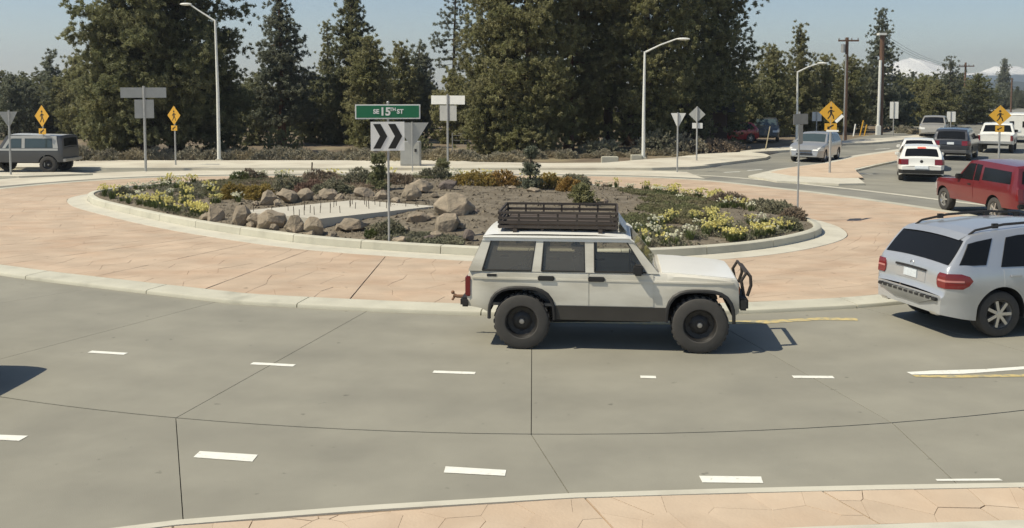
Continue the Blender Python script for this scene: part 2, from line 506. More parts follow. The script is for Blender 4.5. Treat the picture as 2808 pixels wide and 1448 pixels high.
# mountable kerb: blocks about 3.3 m long
def sweep_blocks(name, curve, nrm, prof, length, gap, m, parent, offset=0.0):
    L = np.r_[0, np.cumsum(np.linalg.norm(np.diff(np.vstack([curve, curve[:1]]), axis=0), axis=1))]
    CX = np.vstack([curve, curve[:1]]); NX = np.vstack([nrm, nrm[:1]])
    tot = L[-1]; k = max(3, int(round(tot/length))); seg = tot/k
    def pt(s):
        s = s % tot
        c = np.array([np.interp(s, L, CX[:, 0]), np.interp(s, L, CX[:, 1])])
        q = np.array([np.interp(s, L, NX[:, 0]), np.interp(s, L, NX[:, 1])]); return c, q/np.hypot(*q)
    for i in range(k):
        s0, s1 = offset + i*seg + gap/2, offset + (i+1)*seg - gap/2
        P = []
        for s in np.linspace(s0, s1, 8):
            c, q = pt(s)
            P.append([(c[0]+q[0]*o, c[1]+q[1]*o, z) for o, z in prof])
        b = MB(); b.grid(P)
        nf = len(prof)
        b.add(P[0], [tuple(range(nf))]); b.add(P[-1], [tuple(range(nf))[::-1]])
        b.build(name, m, parent, smooth=40)

apron = MB(); apr_z = .085
nI = normals2(ISL)
GUT = ISL + nI*.62
ca = (-2.6, 31.0)
pgi, pai = polar(GUT, ca), polar(APR - nA*.52, ca)
P = []
for t in np.linspace(0, 2*math.pi, 181):
    P.append([(ca[0]+r*math.cos(t), ca[1]+r*math.sin(t), z) for r, z in ((pgi(t)+.02, .105), (pai(t)-.01, .06))])
apron.grid(P)
apron = structure(apron.build('apron', K['groove']), 'stamped reddish concrete truck apron round the planted island')
sweep_blocks('apron_kerb', APR, nA, [(-.52, .02), (-.52, apr_z), (-.06, .072), (-.015, .062), (0, .04), (0, -.03)], 3.32, .02, K['kerb'], apron, .9)
# stamped stones: rings of uneven quads joined inside each bay, one slab object per bay
NW = 28
for k in range(NW):
    t0, t1 = A0 - k*2*math.pi/NW, A0 - (k+1)*2*math.pi/NW
    b = MB()
    rm = (pgi((t0+t1)/2)+pai((t0+t1)/2))/2
    gm = .007/rm
    nr, nc = 11, max(4, int(rm*abs(t1-t0)/.62))
    V = {}
    for i in range(nr+1):
        for j in range(nc+1):
            ji = 0 if i in (0, nr) else random.uniform(-.3, .3)
            jj = 0 if j in (0, nc) else random.uniform(-.34, .34)
            u, v = (i+ji)/nr, (j+jj)/nc
            t = (t0-gm) + ((t1+gm)-(t0-gm))*v
            r = pgi(t)+.03 + (pai(t)-.02-pgi(t)-.03)*u
            V[i, j] = (ca[0]+r*math.cos(t), ca[1]+r*math.sin(t), .122 + (.082-.122)*u)
    for i in range(nr):
        for j in range(nc):
            q = [V[i, j], V[i+1, j], V[i+1, j+1], V[i, j+1]]
            z0 = random.uniform(-.0015, .0015); c = [sum(a[m_] for a in q)/4 for m_ in range(3)]
            top = []; bot = []
            for a in q:
                f = .996
                tz = random.uniform(-.0015, .0015)
                top.append((c[0]+(a[0]-c[0])*(f-.012), c[1]+(a[1]-c[1])*(f-.012), a[2]+z0+tz))
                bot.append((c[0]+(a[0]-c[0])*f, c[1]+(a[1]-c[1])*f, a[2]-.005))
            b.add(top+bot, [(0,1,2,3)]+[(m_, m_+4, (m_+1) % 4+4, (m_+1) % 4) for m_ in range(4)])
    o = b.build('stamped_paving', K['stamp'], apron, smooth=0)
    o['kind'] = 'stuff'

# ---- island: gutter, kerb blocks, planting bed
gut = MB()
gut.grid([[(c[0]+q[0]*o, c[1]+q[1]*o, z) for o, z in ((.64, .09), (.62, .125), (.02, .135))] for c, q in zip(np.vstack([ISL, ISL[:1]]), np.vstack([nI, nI[:1]]))])
gut = structure(gut.build('island_gutter', K['pale']), 'pale concrete gutter round the foot of the island kerb')
sweep_blocks('kerb_block', ISL, nI, [(-.20, .18), (-.20, .305), (-.185, .318), (-.03, .312), (-.006, .295), (.012, .13)], 2.05, .018, K['kerb'], gut)
IN = ISL - nI*.2
ci = IN.mean(0)
pin = polar(IN, ci)
def soil(x, y):
    dx, dy = x-ci[0], y-ci[1]
    r = math.hypot(dx, dy); R_ = pin(math.atan2(dy, dx))
    u = min(1, r/R_)
    z = .265 + .36*(1-u*u)**.8
    return z + .02*math.sin(x*1.9+.4)*math.cos(y*1.6) + .012*math.sin(x*4.3+y*3.1)
def S(px_, py_):
    """point of the planting bed seen at a pixel"""
    z = .4
    for _ in range(8):
        p = G(px_, py_, z); z = soil(p.x, p.y)
    return Vector((p.x, p.y, z))
def keep_in(p, margin):
    """pull a planting point back from the kerb"""
    dx, dy = p.x-ci[0], p.y-ci[1]; r = math.hypot(dx, dy); R_ = pin(math.atan2(dy, dx)) - margin
    if r > R_: p = Vector((ci[0]+dx/r*R_, ci[1]+dy/r*R_, 0))
    return Vector((p.x, p.y, soil(p.x, p.y)))
sm = MB(); P = []
for i in range(31):
    u = i/30
    P.append([])
    for t in np.linspace(0, 2*math.pi, 161):
        r = u*pin(t); x, y = ci[0]+r*math.cos(t), ci[1]+r*math.sin(t)
        P[-1].append((x, y, soil(x, y) + (random.uniform(-.014, .014) if 0 < i < 30 and t < 6.28 else 0)))
sm.grid(P)
structure(sm.build('planting_bed', K['soil'], smooth=60), 'low mound of grey brown mulched soil inside the island kerb')

# mulch chips and pebbles over the bed
nchip = 9000
ang = rng.uniform(0, 2*math.pi, nchip); rr = np.sqrt(rng.uniform(0, 1, nchip))
V = np.zeros((nchip*2, 3, 3))
for i in range(nchip):
    r = rr[i]*pin(ang[i])*.985; x, y = ci[0]+r*math.cos(ang[i]), ci[1]+r*math.sin(ang[i]); z = soil(x, y)
    s = rng.uniform(.015, .055) if rng.random() < .95 else .09
    a = rng.uniform(0, 6.28); ca_, sa_ = math.cos(a)*s, math.sin(a)*s
    top = (x, y, z+s*.8)
    V[2*i] = [(x+ca_, y+sa_, z-.005), top, (x-sa_, y+ca_, z-.005)]
    V[2*i+1] = [(x-ca_*.8, y-sa_, z-.005), (x+sa_, y-ca_, z-.005), top]
tag(link('mulch_chips', tri_mesh('mulch_chips', V, K['soil'])), 'loose mulch chips and pebbles over the planting bed', 'mulch', None, 'stuff')

# ---- near side: kerb line, stamped flagstones, pale walk at the bottom edge
near_top = .10
ky = lambda x: near_y(x)
xs = np.linspace(-12, 22, 120)
kb = MB()
kb.grid([[(x, ky(x), -.03), (x, ky(x), near_top-.012), (x, ky(x)-.012, near_top), (x, ky(x)-.125, near_top+.003), (x, ky(x)-.13, .02)] for x in xs])
structure(kb.build('near_kerb', K['pale']), 'pale kerb edge in the foreground between road and stamped paving')
low = lambda x: float(np.interp(x, [-12, 1.2, 2.6, 4.4, 8, 14, 22], [6.4, 8.12, 8.27, 8.40, 8.44, 8.3, 7.8]))
lo0 = lambda x: min(low(x), ky(x) - .62)
pb = MB()
pb.grid([[(x, ky(x)-.128, .085), (x, lo0(x), .085)] for x in xs])
pv = structure(pb.build('paving', K['grooven'], smooth=0), 'stamped tan flagstone paving along the near kerb')
wk = MB()
wk.grid([[(x, lo0(x)-.012, .104), (x, lo0(x)-2.2, .104)] for x in xs])
wk.grid([[(x, lo0(x)-.012, .07), (x, lo0(x)-.012, .104)] for x in xs], True)
structure(wk.build('near_walk', K['pale'], smooth=0), 'pale concrete walk at the bottom edge of the view')
cuts = [(-9, -7.6), (-4.9, -4.2), (-2.88, -2.62), (.66, .90), (2.86, 3.14), (4.72, 4.95), (7.0, 7.3), (10, 10.3)]
for c0, c1 in zip(cuts[:-1], cuts[1:]):
    x0t, x1t, x0b, x1b = c0[0]+.008, c1[0]-.008, c0[1]+.008, c1[1]-.008
    panel = [(x0b, lo0(x0b)), (x1b, lo0(x1b)), (x1t, ky(x1t)-.132), (x0t, ky(x0t)-.132)]
    bx0, bx1 = min(x0t, x0b), max(x1t, x1b); by0, by1 = min(p[1] for p in panel), max(p[1] for p in panel)
    seeds = []
    nx, ny = max(2, int((bx1-bx0)/.37)), max(2, int((by1-by0)/.33))
    for i in range(nx):
        for j in range(ny):
            seeds.append((bx0+(i+.5+random.uniform(-.42, .42))*(bx1-bx0)/nx, by0+(j+.5+random.uniform(-.42, .42))*(by1-by0)/ny))
    for s in seeds:
        poly = panel
        for q in seeds:
            if q is s: continue
            nx_, ny_ = q[0]-s[0], q[1]-s[1]
            poly = clip(poly, (nx_, ny_), (q[0]**2+q[1]**2-s[0]**2-s[1]**2)/2)
            if len(poly) < 3: break
        if len(poly) < 3: continue
        a = inset(poly, random.choice([.0, .001, .002, .003, .006])); b2 = None
        if len(a) < 3: continue
        z = near_top + random.uniform(-.003, .003)
        st = MB(); st.prism(a, .08, z)
        st.build('flagstone', K['stampn'], pv, smooth=0)

# ---- painted marks
def paint(poly, m, name, label, z=.005):
    return structure(sheet(name, poly, z, m), label)
def dash(p0, p1, w, m=None, ang=0.0):
    """a painted bar between two pixels along its middle line, w metres wide"""
    a, b = G(*p0), G(*p1); d = (b-a); d.z = 0; d.normalize(); nr = Vector((-d.y, d.x, 0))*w/2; sk = d*ang
    return [tuple(a-nr-sk)[:2], tuple(b-nr-sk)[:2], tuple(b+nr+sk)[:2], tuple(a+nr+sk)[:2]]
for a, b in (((246,965),(345,971)), ((690,997),(807,1003)), ((1188,1020),(1303,1024)), ((1756,1034),(1799,1035)), ((2174,1034),(2286,1035))):
    paint(dash(a, b, .11), K['white_paint'], 'lane_dash', 'short white dash painted between the two concrete lanes')
for q in ([(-60,1191),(77,1196),(52,1210),(-60,1204)], [(548,1238),(707,1248),(692,1267),(530,1255)], [(1222,1280),(1388,1290),(1385,1306),(1217,1297)],
          [(1917,1306),(2087,1308),(2093,1326),(1926,1324)], [(2565,1315),(2740,1313),(2750,1319),(2570,1320)]):
    paint(px(*q), K['white_paint'], 'lane_bar', 'broad white bar painted along the near lane')
paint(px((2486,1021),(2560,1017),(2700,1013),(2830,1004),(2830,1012),(2640,1026),(2500,1028)), K['white_paint'], 'lane_line', 'solid white line starting at the right of the road')
paint(px((2500,1029),(2600,1030),(2850,1026),(2850,1033),(2600,1037),(2510,1034)), K['yellow_paint'], 'edge_line', 'thin yellow line under the solid white line')
paint(px((1500,876),(1800,882),(2100,879),(2250,871),(2350,873),(2353,880),(2250,878),(2100,888),(1800,891),(1500,885)), K['yellow_paint'], 'apron_line', 'faded yellow line along the apron kerb behind the jeep')

# ---- far carriageway, splitters and side walks
paint([tuple(pol(pl(t)-.05, t)) for t in np.linspace(rad(-8), rad(60), 40)] + [tuple(pol(pa(t)+.06+(pl(t)-pa(t))*.45, t)) for t in np.linspace(rad(60), rad(196), 60)] + [tuple(pol(pa(t)+.05, t)) for t in np.linspace(rad(196), rad(-8), 80)], K['asphalt'], 'far_lane', 'dark worn band of the circulating lane behind the island', .004)
structure(sheet('exit_road', [(9,44.2),(9.2,46.3),(10,49),(14,56.5),(23,72),(34,90),(60,150),(110,240),(130,240),(80,140),(60,95),(50,66),(42,46),(34,36),(17.5,27.5),(16.6,30.5),(14.6,34.2),(12.4,38.6)], -.006, K['asphalt']), 'worn grey road leading off to the right')
structure(sheet('west_road', [(-17,45),(-13,46.6),(-12,49.2),(-60,49.6),(-60,33),(-24,33.2),(-21.2,40.3)], -.006, K['palefar']), 'sun bleached road leading off to the left')
def raised(name, poly, z, m, label, h=.14, kerbm=None):
    b = MB(); b.prism(poly, -.05, z)
    return structure(b.build(name, m, smooth=0), label)
spl = px((2052,481),(2130,463),(2260,446),(2340,426),(2500,403),(2660,386),(2680,391),(2620,404),(2500,432),(2410,450),(2335,468),(2350,484),(2372,502),(2300,503),(2130,495), z=.09)
sp = raised('splitter_island', spl, .08, K['pale'], 'pale edged splitter island in the mouth of the right road')
inn = inset(spl, .02)
c = np.mean(spl, 0)
b = MB(); b.prism([(c[0]+(p[0]-c[0])*.84, c[1]+(p[1]-c[1])*.80) for p in spl], .07, .09)
structure(b.build('splitter_paving', K['stampn'], smooth=0), 'reddish stamped paving on the right splitter island')
wspl = [(-42,43.3),(-24.5,43.2),(-21.2,42.9),(-18.6,44.3),(-20,45.0),(-28,44.8),(-42,44.8)]
raised('splitter_island', wspl, .08, K['palefar'], 'pale splitter island in the mouth of the left road')
walk = [(-40,49.0),(-19,46.9),(-12,46.85),(-3,46.9),(6.6,46.9),(8.4,47.4),(9.6,48.5)] + px((1925,452),(2000,444),(2100,432),(2112,426),(2095,421),(2050,416),(1920,422),(1850,431),(1765,437),(1660,446),(1500,447),(1300,444), z=.13) + [(-3,51.9),(-16,51.8),(-40,51.8)]
raised('sidewalk', walk, .13, K['palefar'], 'pale sidewalk behind the roundabout with its kerb')
w2 = px((2380,381),(2440,376),(2520,370),(2590,365),(2600,368),(2520,377),(2450,386),(2390,391),(2300,394),(2296,388), z=.13)
raised('sidewalk', w2, .13, K['palefar'], 'pale sidewalk along the far edge of the right road')
w3 = px((2030,414),(2120,405),(2195,397),(2210,403),(2180,410),(2060,417), z=.13)
paint([tuple(pol(pl(t)+1.6, t)) for t in np.linspace(rad(66), rad(196), 60)] + [tuple(pol(pa(t)+.08+(pl(t)-pa(t))*.45, t)) for t in np.linspace(rad(196), rad(60), 60)], K['palefar'], 'pale_lane', 'sun bleached outer half of the lane behind the island', .003)
raised('sidewalk', w3, .13, K['palefar'], 'short pale walk beside the red car drive')
for a, b in (((1985,473),(2030,471)), ((2050,468),(2090,465)), ((2360,476),(2393,478)), ((2330,432),(2400,420)), ((2400,410),(2440,407)), ((2180,446),(2250,436))):
    paint(dash(a, b, .16), K['white_paint'], 'road_mark', 'white dash painted on the right road', .006)
paint([tuple(pol(pl(t)+.02, t)) for t in np.linspace(rad(10), rad(100), 50)] + [tuple(pol(pl(t)+.34, t)) for t in np.linspace(rad(100), rad(10), 50)], K['pale'], 'gutter_line', 'pale gutter line on the outside of the far lane', .007)

# ---- snow mountains and the blue foothill
def mountain(name, ridge, Y, label, m, depth=260, base=-2):
    """ridge: (pixel x, pixel y) of the skyline at distance Y"""
    pts = [AT(a, b, Y) for a, b in ridge]
    xs = np.linspace(pts[0].x, pts[-1].x, 90); zs = np.interp(xs, [p.x for p in pts], [p.z for p in pts])
    P = []
    for u in np.linspace(-1, 1, 19):
        row = []
        for i, (x, z) in enumerate(zip(xs, zs)):
            h = (1-abs(u)**1.1)
            rough = 2.2*math.sin(x*.045+u*5)+1.6*math.sin(x*.11-u*9)+1.2*math.sin(x*.23+u*17)
            row.append((x + 10*math.sin(u*6+i*.4), Y+u*depth, max(base, base+(z-base)*h + rough*abs(u)*(1-abs(u))*2.4)))
        P.append(row)
    b = MB(); b.grid(P)
    return structure(b.build(name, m, smooth=80), label)

def snowmat(name, z0, z1, low):
    m = bpy.data.materials.new(name); m.use_nodes = True
    N, L = m.node_tree.nodes, m.node_tree.links; p = N['Principled BSDF']; p.inputs['Roughness'].default_value = .9
    ge = N.new('ShaderNodeNewGeometry'); sx = N.new('ShaderNodeSeparateXYZ'); L.new(ge.outputs['Position'], sx.inputs[0])
    no = N.new('ShaderNodeTexNoise'); no.inputs['Scale'].default_value = .03; no.inputs['Detail'].default_value = 6; L.new(ge.outputs['Position'], no.inputs['Vector'])
    ad = N.new('ShaderNodeMath'); ad.operation = 'MULTIPLY_ADD'; ad.inputs[1].default_value = 22; L.new(no.outputs['Fac'], ad.inputs[0]); L.new(sx.outputs[2], ad.inputs[2])
    mr = N.new('ShaderNodeMapRange'); mr.inputs['From Min'].default_value = z0+11; mr.inputs['From Max'].default_value = z1+11; L.new(ad.outputs[0], mr.inputs['Value'])
    mx = N.new('ShaderNodeMix'); mx.data_type = 'RGBA'; mx.inputs[6].default_value = (*low, 1); mx.inputs[7].default_value = (.86, .85, .80, 1)
    L.new(mr.outputs[0], mx.inputs[0]); L.new(mx.outputs[2], p.inputs['Base Color'])
    return m
YM = 2450
mountain('snow_mountain', [(2330,236),(2400,212),(2440,186),(2470,163),(2500,158),(2530,164),(2560,177),(2590,192),(2620,205),(2660,228),(2700,240)], YM, 'rounded snow covered mountain between the pines', snowmat('snow_dome', 24, 40, (.10, .11, .11)))
mountain('snow_mountain', [(2600,232),(2640,206),(2670,201),(2700,196),(2720,187),(2735,182),(2780,182),(2800,188),(2830,199),(2880,206),(2960,216),(3060,230)], YM+60, 'flat topped mountain with a snow cap above a dark slope', snowmat('snow_cap', 36, 44, (.05, .085, .10)), 300)
mountain('foothill', [(2540,243),(2620,236),(2700,226),(2760,222),(2830,226),(2920,221),(3060,232)], 1500, 'dark wooded foothill below the flat topped mountain', M('far_woods', (.030,.048,.042), .95, var=.3, scale=.05), 160)
# ================================================================== TREES
def needle_mat(name, a, b, trans=.46):
    return M(name, a, .6, 0, var=.28, scale=1.3, rand=.10, col2=b, scale2=.55, lo=.4, hi=.62, trans=trans, spec=.4)
K['needA'] = needle_mat('olive_pine_needles', (.235, .235, .100), (.295, .280, .140))
K['needB'] = needle_mat('dark_pine_needles', (.200, .210, .100), (.255, .255, .130))
K['needC'] = needle_mat('blue_green_needles', (.175, .195, .130), (.225, .235, .160))
K['needD'] = needle_mat('juniper_foliage', (.10, .10, .05), (.14, .128, .068))

def blades(C, Dm, m, ln, wd, up=.35, spread=1.0, r=rng, jit=0.0):
    """m needle blades round every tuft centre C (n,3), leaning along Dm (n,3)"""
    n = len(C)
    d = r.normal(size=(n, m, 3))*spread + Dm[:, None, :]*1.1
    d[:, :, 2] += up
    d /= np.linalg.norm(d, axis=2, keepdims=True) + 1e-9
    s = np.cross(d, r.normal(size=(n, m, 3))*.8 + np.array([-.4, -.4, .8])); s /= np.linalg.norm(s, axis=2, keepdims=True) + 1e-9
    L = ln*r.uniform(.7, 1.25, (n, m, 1)); w = wd*r.uniform(.7, 1.3, (n, m, 1))
    c = C[:, None, :] - d*L*.3
    if jit: c = c + r.normal(size=c.shape)*jit
    V = np.stack([c - s*w, c + s*w, c + d*L], 2)
    return V.reshape(-1, 3, 3)

def pine(name, loc, H, R, z0, seed, needle, label, group=None, bark='bark', shape='cone', dens=1.0, ln=.22, wd=.034, m=23, trunk_r=None, clump=.32, gap=0.0, lean=0.0, ntmin=2):
    r = np.random.default_rng(seed)
    root = empty(name, loc, 0, label, 'tree', group)
    tr = trunk_r or max(.07, H*.017)
    wob = [(0, 0)] + [(r.normal()*.012*H, r.normal()*.012*H) for _ in range(5)]
    zs = np.linspace(-.1, H*.985, 6)
    axis_ = lambda z: (np.interp(z, zs, [w[0] for w in wob])*.5 + lean*z, np.interp(z, zs, [w[1] for w in wob])*.5)
    tb = MB()
    tb.tube([(*axis_(z), z) for z in zs], [tr*(1.25 if i == 0 else 1)*(1-.9*(z+.1)/(H+.1)) + .012 for i, z in enumerate(zs)], 9)
    tb.build('trunk', K[bark], root, smooth=60)
    C, Dm = [], []
    br = MB()
    nl = max(6, int((H-z0)/min(.52, max(.34, H*.03))))
    for i in range(nl):
        t = (i+r.uniform(-.3, .3))/(nl-1); t = min(max(t, 0), 1)
        z = z0+(H-z0)*t*.98
        if shape == 'cone': f = (1-t)**.85*(.75+.25*min(1, t*6)) + .04
        elif shape == 'round': f = (1-t**2.4)**.7*(.55+.45*min(1, t*2.6))+.05
        elif shape == 'column': f = (1-t**3)**.6*(.7+.3*min(1, t*4))+.05
        else: f = (1-t)**.6*(.45+.55*min(1, t*3))+.05
        nb = 6 if shape != 'sparse' else 4
        a0 = r.uniform(0, 6.28)
        for k in range(nb):
            if r.random() < gap: continue
            a = a0 + k*6.283/nb + r.normal()*.35
            L = R*f*r.uniform(.6, 1.18)
            if L < .12: L = .12
            dr = r.uniform(-.18, .12) + .25*(t-.4)
            cx, cy = axis_(z)
            dirv = np.array([math.cos(a), math.sin(a), 0])
            if L > .7 and r.random() < .8:
                br.tube([(cx, cy, z), (cx+dirv[0]*L*.5, cy+dirv[1]*L*.5, z+dr*L*.35), (cx+dirv[0]*L*.92, cy+dirv[1]*L*.92, z+dr*L+.05*L)], [.012+L*.011, .008+L*.006, .005], 4, False)
            nt = max(ntmin, int((L*5.4+L*L*2.3)*dens))
            for q in range(nt):
                u = (1 - r.random()**1.7*.85)
                p = np.array([cx, cy, z]) + dirv*L*u + np.array([0, 0, dr*L*u])
                sp = clump*(.35+.65*u)
                C.append(p + r.normal(size=3)*np.array([sp, sp, sp*.6])); Dm.append(dirv*.6)
    C, Dm = np.array(C), np.array(Dm)
    br.build('branches', K[bark], root, smooth=60)['kind'] = 'stuff'
    V = blades(C, Dm, m, ln, wd, .35, 1.0, r, jit=ln*.24)
    link('crown', tri_mesh('crown', V, K[needle]), root)
    return root

def tree_at(px_, ptop, Y, hwpx, z0px=None, **kw):
    g_ = AT(px_, HORIZON, Y)
    H = CAM_H + (HORIZON-ptop)/F_PX*Y
    R_ = hwpx/F_PX*Y
    z0 = .6 if z0px is None else CAM_H - (z0px-HORIZON)/F_PX*Y
    return pine(kw.pop('name', 'pine_tree'), (g_.x, Y, -.1), H, R_, max(.2, z0), **kw)

# the big pair on the left
tree_at(402, -330, 56.5, 175, 372, seed=1, needle='needB', label='left one of two huge dark pines behind the left direction sign', shape='column', dens=1.55, trunk_r=.36, gap=.20, clump=.40)
tree_at(482, -360, 57.6, 185, 352, seed=2, needle='needB', label='right one of two huge dark pines, with its trunk behind the left walker sign', shape='column', dens=1.55, trunk_r=.40, gap=.26, clump=.40)
tree_at(318, -20, 57, 75, 432, seed=3, needle='needA', label='olive green pine filling the left flank of the two huge pines', shape='column', dens=1.7, trunk_r=.16)
tree_at(600, 90, 60, 70, 415, seed=4, needle='needB', label='dark pine close behind the left street lamp', shape='column', dens=1.4, trunk_r=.18)
# left background
for i, (x, t, Y, w, n, lab) in enumerate(((30,205,78,48,'needC','low dark tree with a forked top at the left edge'), (72,222,82,40,'needC','low bushy tree next to the left edge'),
        (140,140,84,52,'needC','pointed conifer standing alone against the sky on the left'), (212,146,80,56,'needA','ragged pine between the pointed conifer and the huge pines'),
        (262,190,74,50,'needA','olive pine just left of the huge dark pines'))):
    tree_at(x, t, Y, w, 420, seed=10+i, needle=n, label=lab, shape='cone' if i == 2 else 'round', dens=1.5, trunk_r=.12)
# middle row
tree_at(772, -45, 70, 104, 330, seed=20, needle='needC', label='tall airy pine with a reddish trunk right of the left street lamp', shape='cone', dens=1.35, bark='redbark', trunk_r=.26, gap=.12)
tree_at(968, -60, 72, 98, 380, seed=21, needle='needB', label='tall dark conifer above the green street name sign', shape='cone', dens=1.7, trunk_r=.22)
tree_at(1012, 95, 66, 58, 410, seed=22, needle='needA', label='shorter olive pine in front of the tall dark conifer', shape='column', dens=1.6, trunk_r=.15)
tree_at(1100, 112, 76, 50, 410, seed=23, needle='needA', label='olive pine with a twin top between the tall conifer and the thin pine', shape='round', dens=1.5, trunk_r=.14)
tree_at(1150, 118, 78, 50, 410, seed=24, needle='needC', label='short pine at the foot of the thin sparse pine', shape='round', dens=1.4, trunk_r=.14)
tree_at(1246, -70, 82, 74, 190, seed=25, needle='needC', label='thin sparse pine with a bare lower trunk against the sky', shape='sparse', dens=.62, trunk_r=.19, gap=.22, clump=.22)
tree_at(1240, 190, 72, 56, 420, seed=26, needle='needA', label='low olive pine in front of the thin sparse pine', shape='round', dens=1.5, trunk_r=.12)
tree_at(690, 215, 70, 60, 420, seed=27, needle='needB', label='low dark pine right of the left lamp post', shape='round', dens=1.4, trunk_r=.12)
tree_at(860, 225, 74, 66, 420, seed=28, needle='needB', label='low dark pine between the airy pine and the dark conifer', shape='round', dens=1.4, trunk_r=.12)
# the big mass in the middle right
BIG = ((1362,-190,62,88,400,'needA','bark','olive pine forming the left edge of the big central stand'), (1450,-300,60,120,395,'needA','bark','large olive pine left of centre in the big stand'),
       (1560,-330,64,118,330,'needA','redbark','large pine with a reddish trunk in the middle of the big stand'), (1668,-340,66,110,280,'needB','bark','large dark pine with a thick dark trunk left of the middle street lamp'),
       (1770,-360,63,112,350,'needA','bark','large pine right behind the middle street lamp'), (1880,-320,67,108,340,'needB','bark','large dark pine above the white backed warning diamond'),
       (1965,-260,70,92,360,'needB','bark','pine with dark hanging boughs on the right edge of the big stand'))
for i, (x, t, Y, w, z0, n, bk, lab) in enumerate(BIG):
    tree_at(x, t, Y, w, z0, seed=40+i, needle=n, label=lab, bark=bk, shape='column' if i else 'round', dens=1.6, trunk_r=.30, gap=.10, clump=.48)
for i, (x, t, Y, w, n, lab) in enumerate(((1330,215,60,60,'needA','low bushy pine at the left foot of the big stand'), (1420,250,59,66,'needA','low olive pine at the foot of the big stand'),
        (1610,250,70,62,'needB','low dark pine deep inside the big stand'), (1725,230,72,60,'needB','low dark pine behind the middle street lamp foot'),
        (2040,190,76,64,'needA','mid green pine below the hanging boughs'), (1505,260,69,55,'needA','low olive pine beside the reddish trunk'))):
    tree_at(x, t, Y, w, 430, seed=60+i, needle=n, label=lab, shape='round', dens=1.5, trunk_r=.12)
# right-hand row
for i, (x, t, Y, w, z0, n, sh_, lab) in enumerate(((2115,120,84,66,395,'needA','round','pine with a jagged top left of the third street lamp'), (2192,66,88,72,390,'needA','cone','taller pointed pine behind the third street lamp'),
        (2262,150,90,54,390,'needA','round','olive pine right of the third street lamp arm'), (2332,150,92,58,380,'needA','round','pine behind the first wooden utility pole'),
        (2414,22,96,62,330,'needC','cone','tall narrow pine with open top behind the thick wooden pole'), (2470,235,98,50,370,'needC','round','low grey green pine right of the thick wooden pole'),
        (2536,205,104,56,370,'needA','round','bushy pine in front of the snow dome'), (2604,152,108,58,360,'needC','sparse','thin pine with a wispy top right of the snow dome'),
        (2568,225,100,52,370,'needA','round','low bushy pine under the snow dome'), (2650,250,112,44,365,'needB','round','dark round pine beside the far utility pole'), (2500,195,112,40,365,'needC','cone','small pointed tree in front of the snow dome slope'))):
    tree_at(x, t, Y, w, z0, seed=80+i, needle=n, label=lab, shape=sh_, dens=1.35 if sh_ != 'sparse' else .8, trunk_r=.14, gap=.05)
# copies deeper in the wood, and far ones fading towards the mountains
protoA = pine('pine_tree', (-60, 130, -.1), 9.5, 2.2, 1.0, 101, 'needB', 'pine deep in the wood behind the front row', 'pines deep in the wood', shape='round', dens=1.0)
protoB = pine('pine_tree', (-52, 126, -.1), 10.5, 1.9, .8, 102, 'needA', 'pine deep in the wood behind the front row', 'pines deep in the wood', shape='cone', dens=1.0)
protoC = pine('pine_tree', (-44, 134, -.1), 8.5, 2.4, .7, 103, 'needB', 'pine deep in the wood behind the front row', 'pines deep in the wood', shape='column', dens=1.0)
rr_ = random.Random(5)
deep = []
for x in list(range(-60, 2330, 62)) + [2345, 2380, 2430, 2475, 2500, 2530, 2560, 2590, 2620, 2650, 2680]:
    for Y in ((88, 104) if x < 2335 else (112, 128)):
        deep.append((x+rr_.uniform(-22, 22), Y+rr_.uniform(-6, 6), rr_.uniform(185, 232)))
for x, Y, t in deep:
    p = rr_.choice((protoA, protoB, protoC)); o = copy_tree(p)
    g_ = AT(x, HORIZON, Y); o.location = (g_.x, Y, -.1)
    zone = 'left of the huge pines' if x < 300 else 'behind the huge pines and left street lamp' if x < 700 else 'between the airy pine and the thin pine' if x < 1300 else 'behind the big central stand' if x < 2060 else 'behind the third street lamp' if x < 2335 else 'below the snow dome'
    tag(o, 'small pine deep in the wood ' + zone, None, 'deep pines ' + zone)
    Hn = CAM_H + (HORIZON-t)/F_PX*Y; H0 = {protoA: 9.5, protoB: 10.5, protoC: 8.5}[p]
    s = Hn/H0; o.scale = (s*1.25, s*1.25, s); o.rotation_euler = (0, 0, rr_.uniform(0, 6.28))
farp = pine('conifer', (150, 268, -.1), 13, 2.8, .5, 104, 'needC', 'distant bluish conifer below the flat topped mountain', 'distant conifers below the mountain', shape='cone', dens=.7, ln=.5, wd=.1, m=8, clump=.4)
for x, Y, t in ((2684,190,240),(2700,200,246),(2715,230,240),(2724,210,250),(2735,190,236),(2742,250,238),(2752,200,246),(2758,215,226),(2768,190,248),(2775,230,240),(2790,210,236),(2800,200,246),(2812,230,238),(2826,240,244),(2850,260,262),(2690,310,268),(2716,340,272),(2766,350,272),(2800,360,275),(2668,280,262),(2733,360,270),(2838,350,272)):
    o = copy_tree(farp); g_ = AT(x, HORIZON, Y); o.location = (g_.x, Y, -.1)
    s = (CAM_H + (HORIZON-t)/F_PX*Y)/13; o.scale = (s*1.35, s*1.35, s); o.rotation_euler = (0, 0, rr_.uniform(0, 6.28))
farp.location = AT(2752, HORIZON, 300); farp.location.z = -.1
for i, p in enumerate((protoA, protoB, protoC)):
    g_ = AT(400+i*500, HORIZON, 98); p.location = (g_.x, 98, -.1)

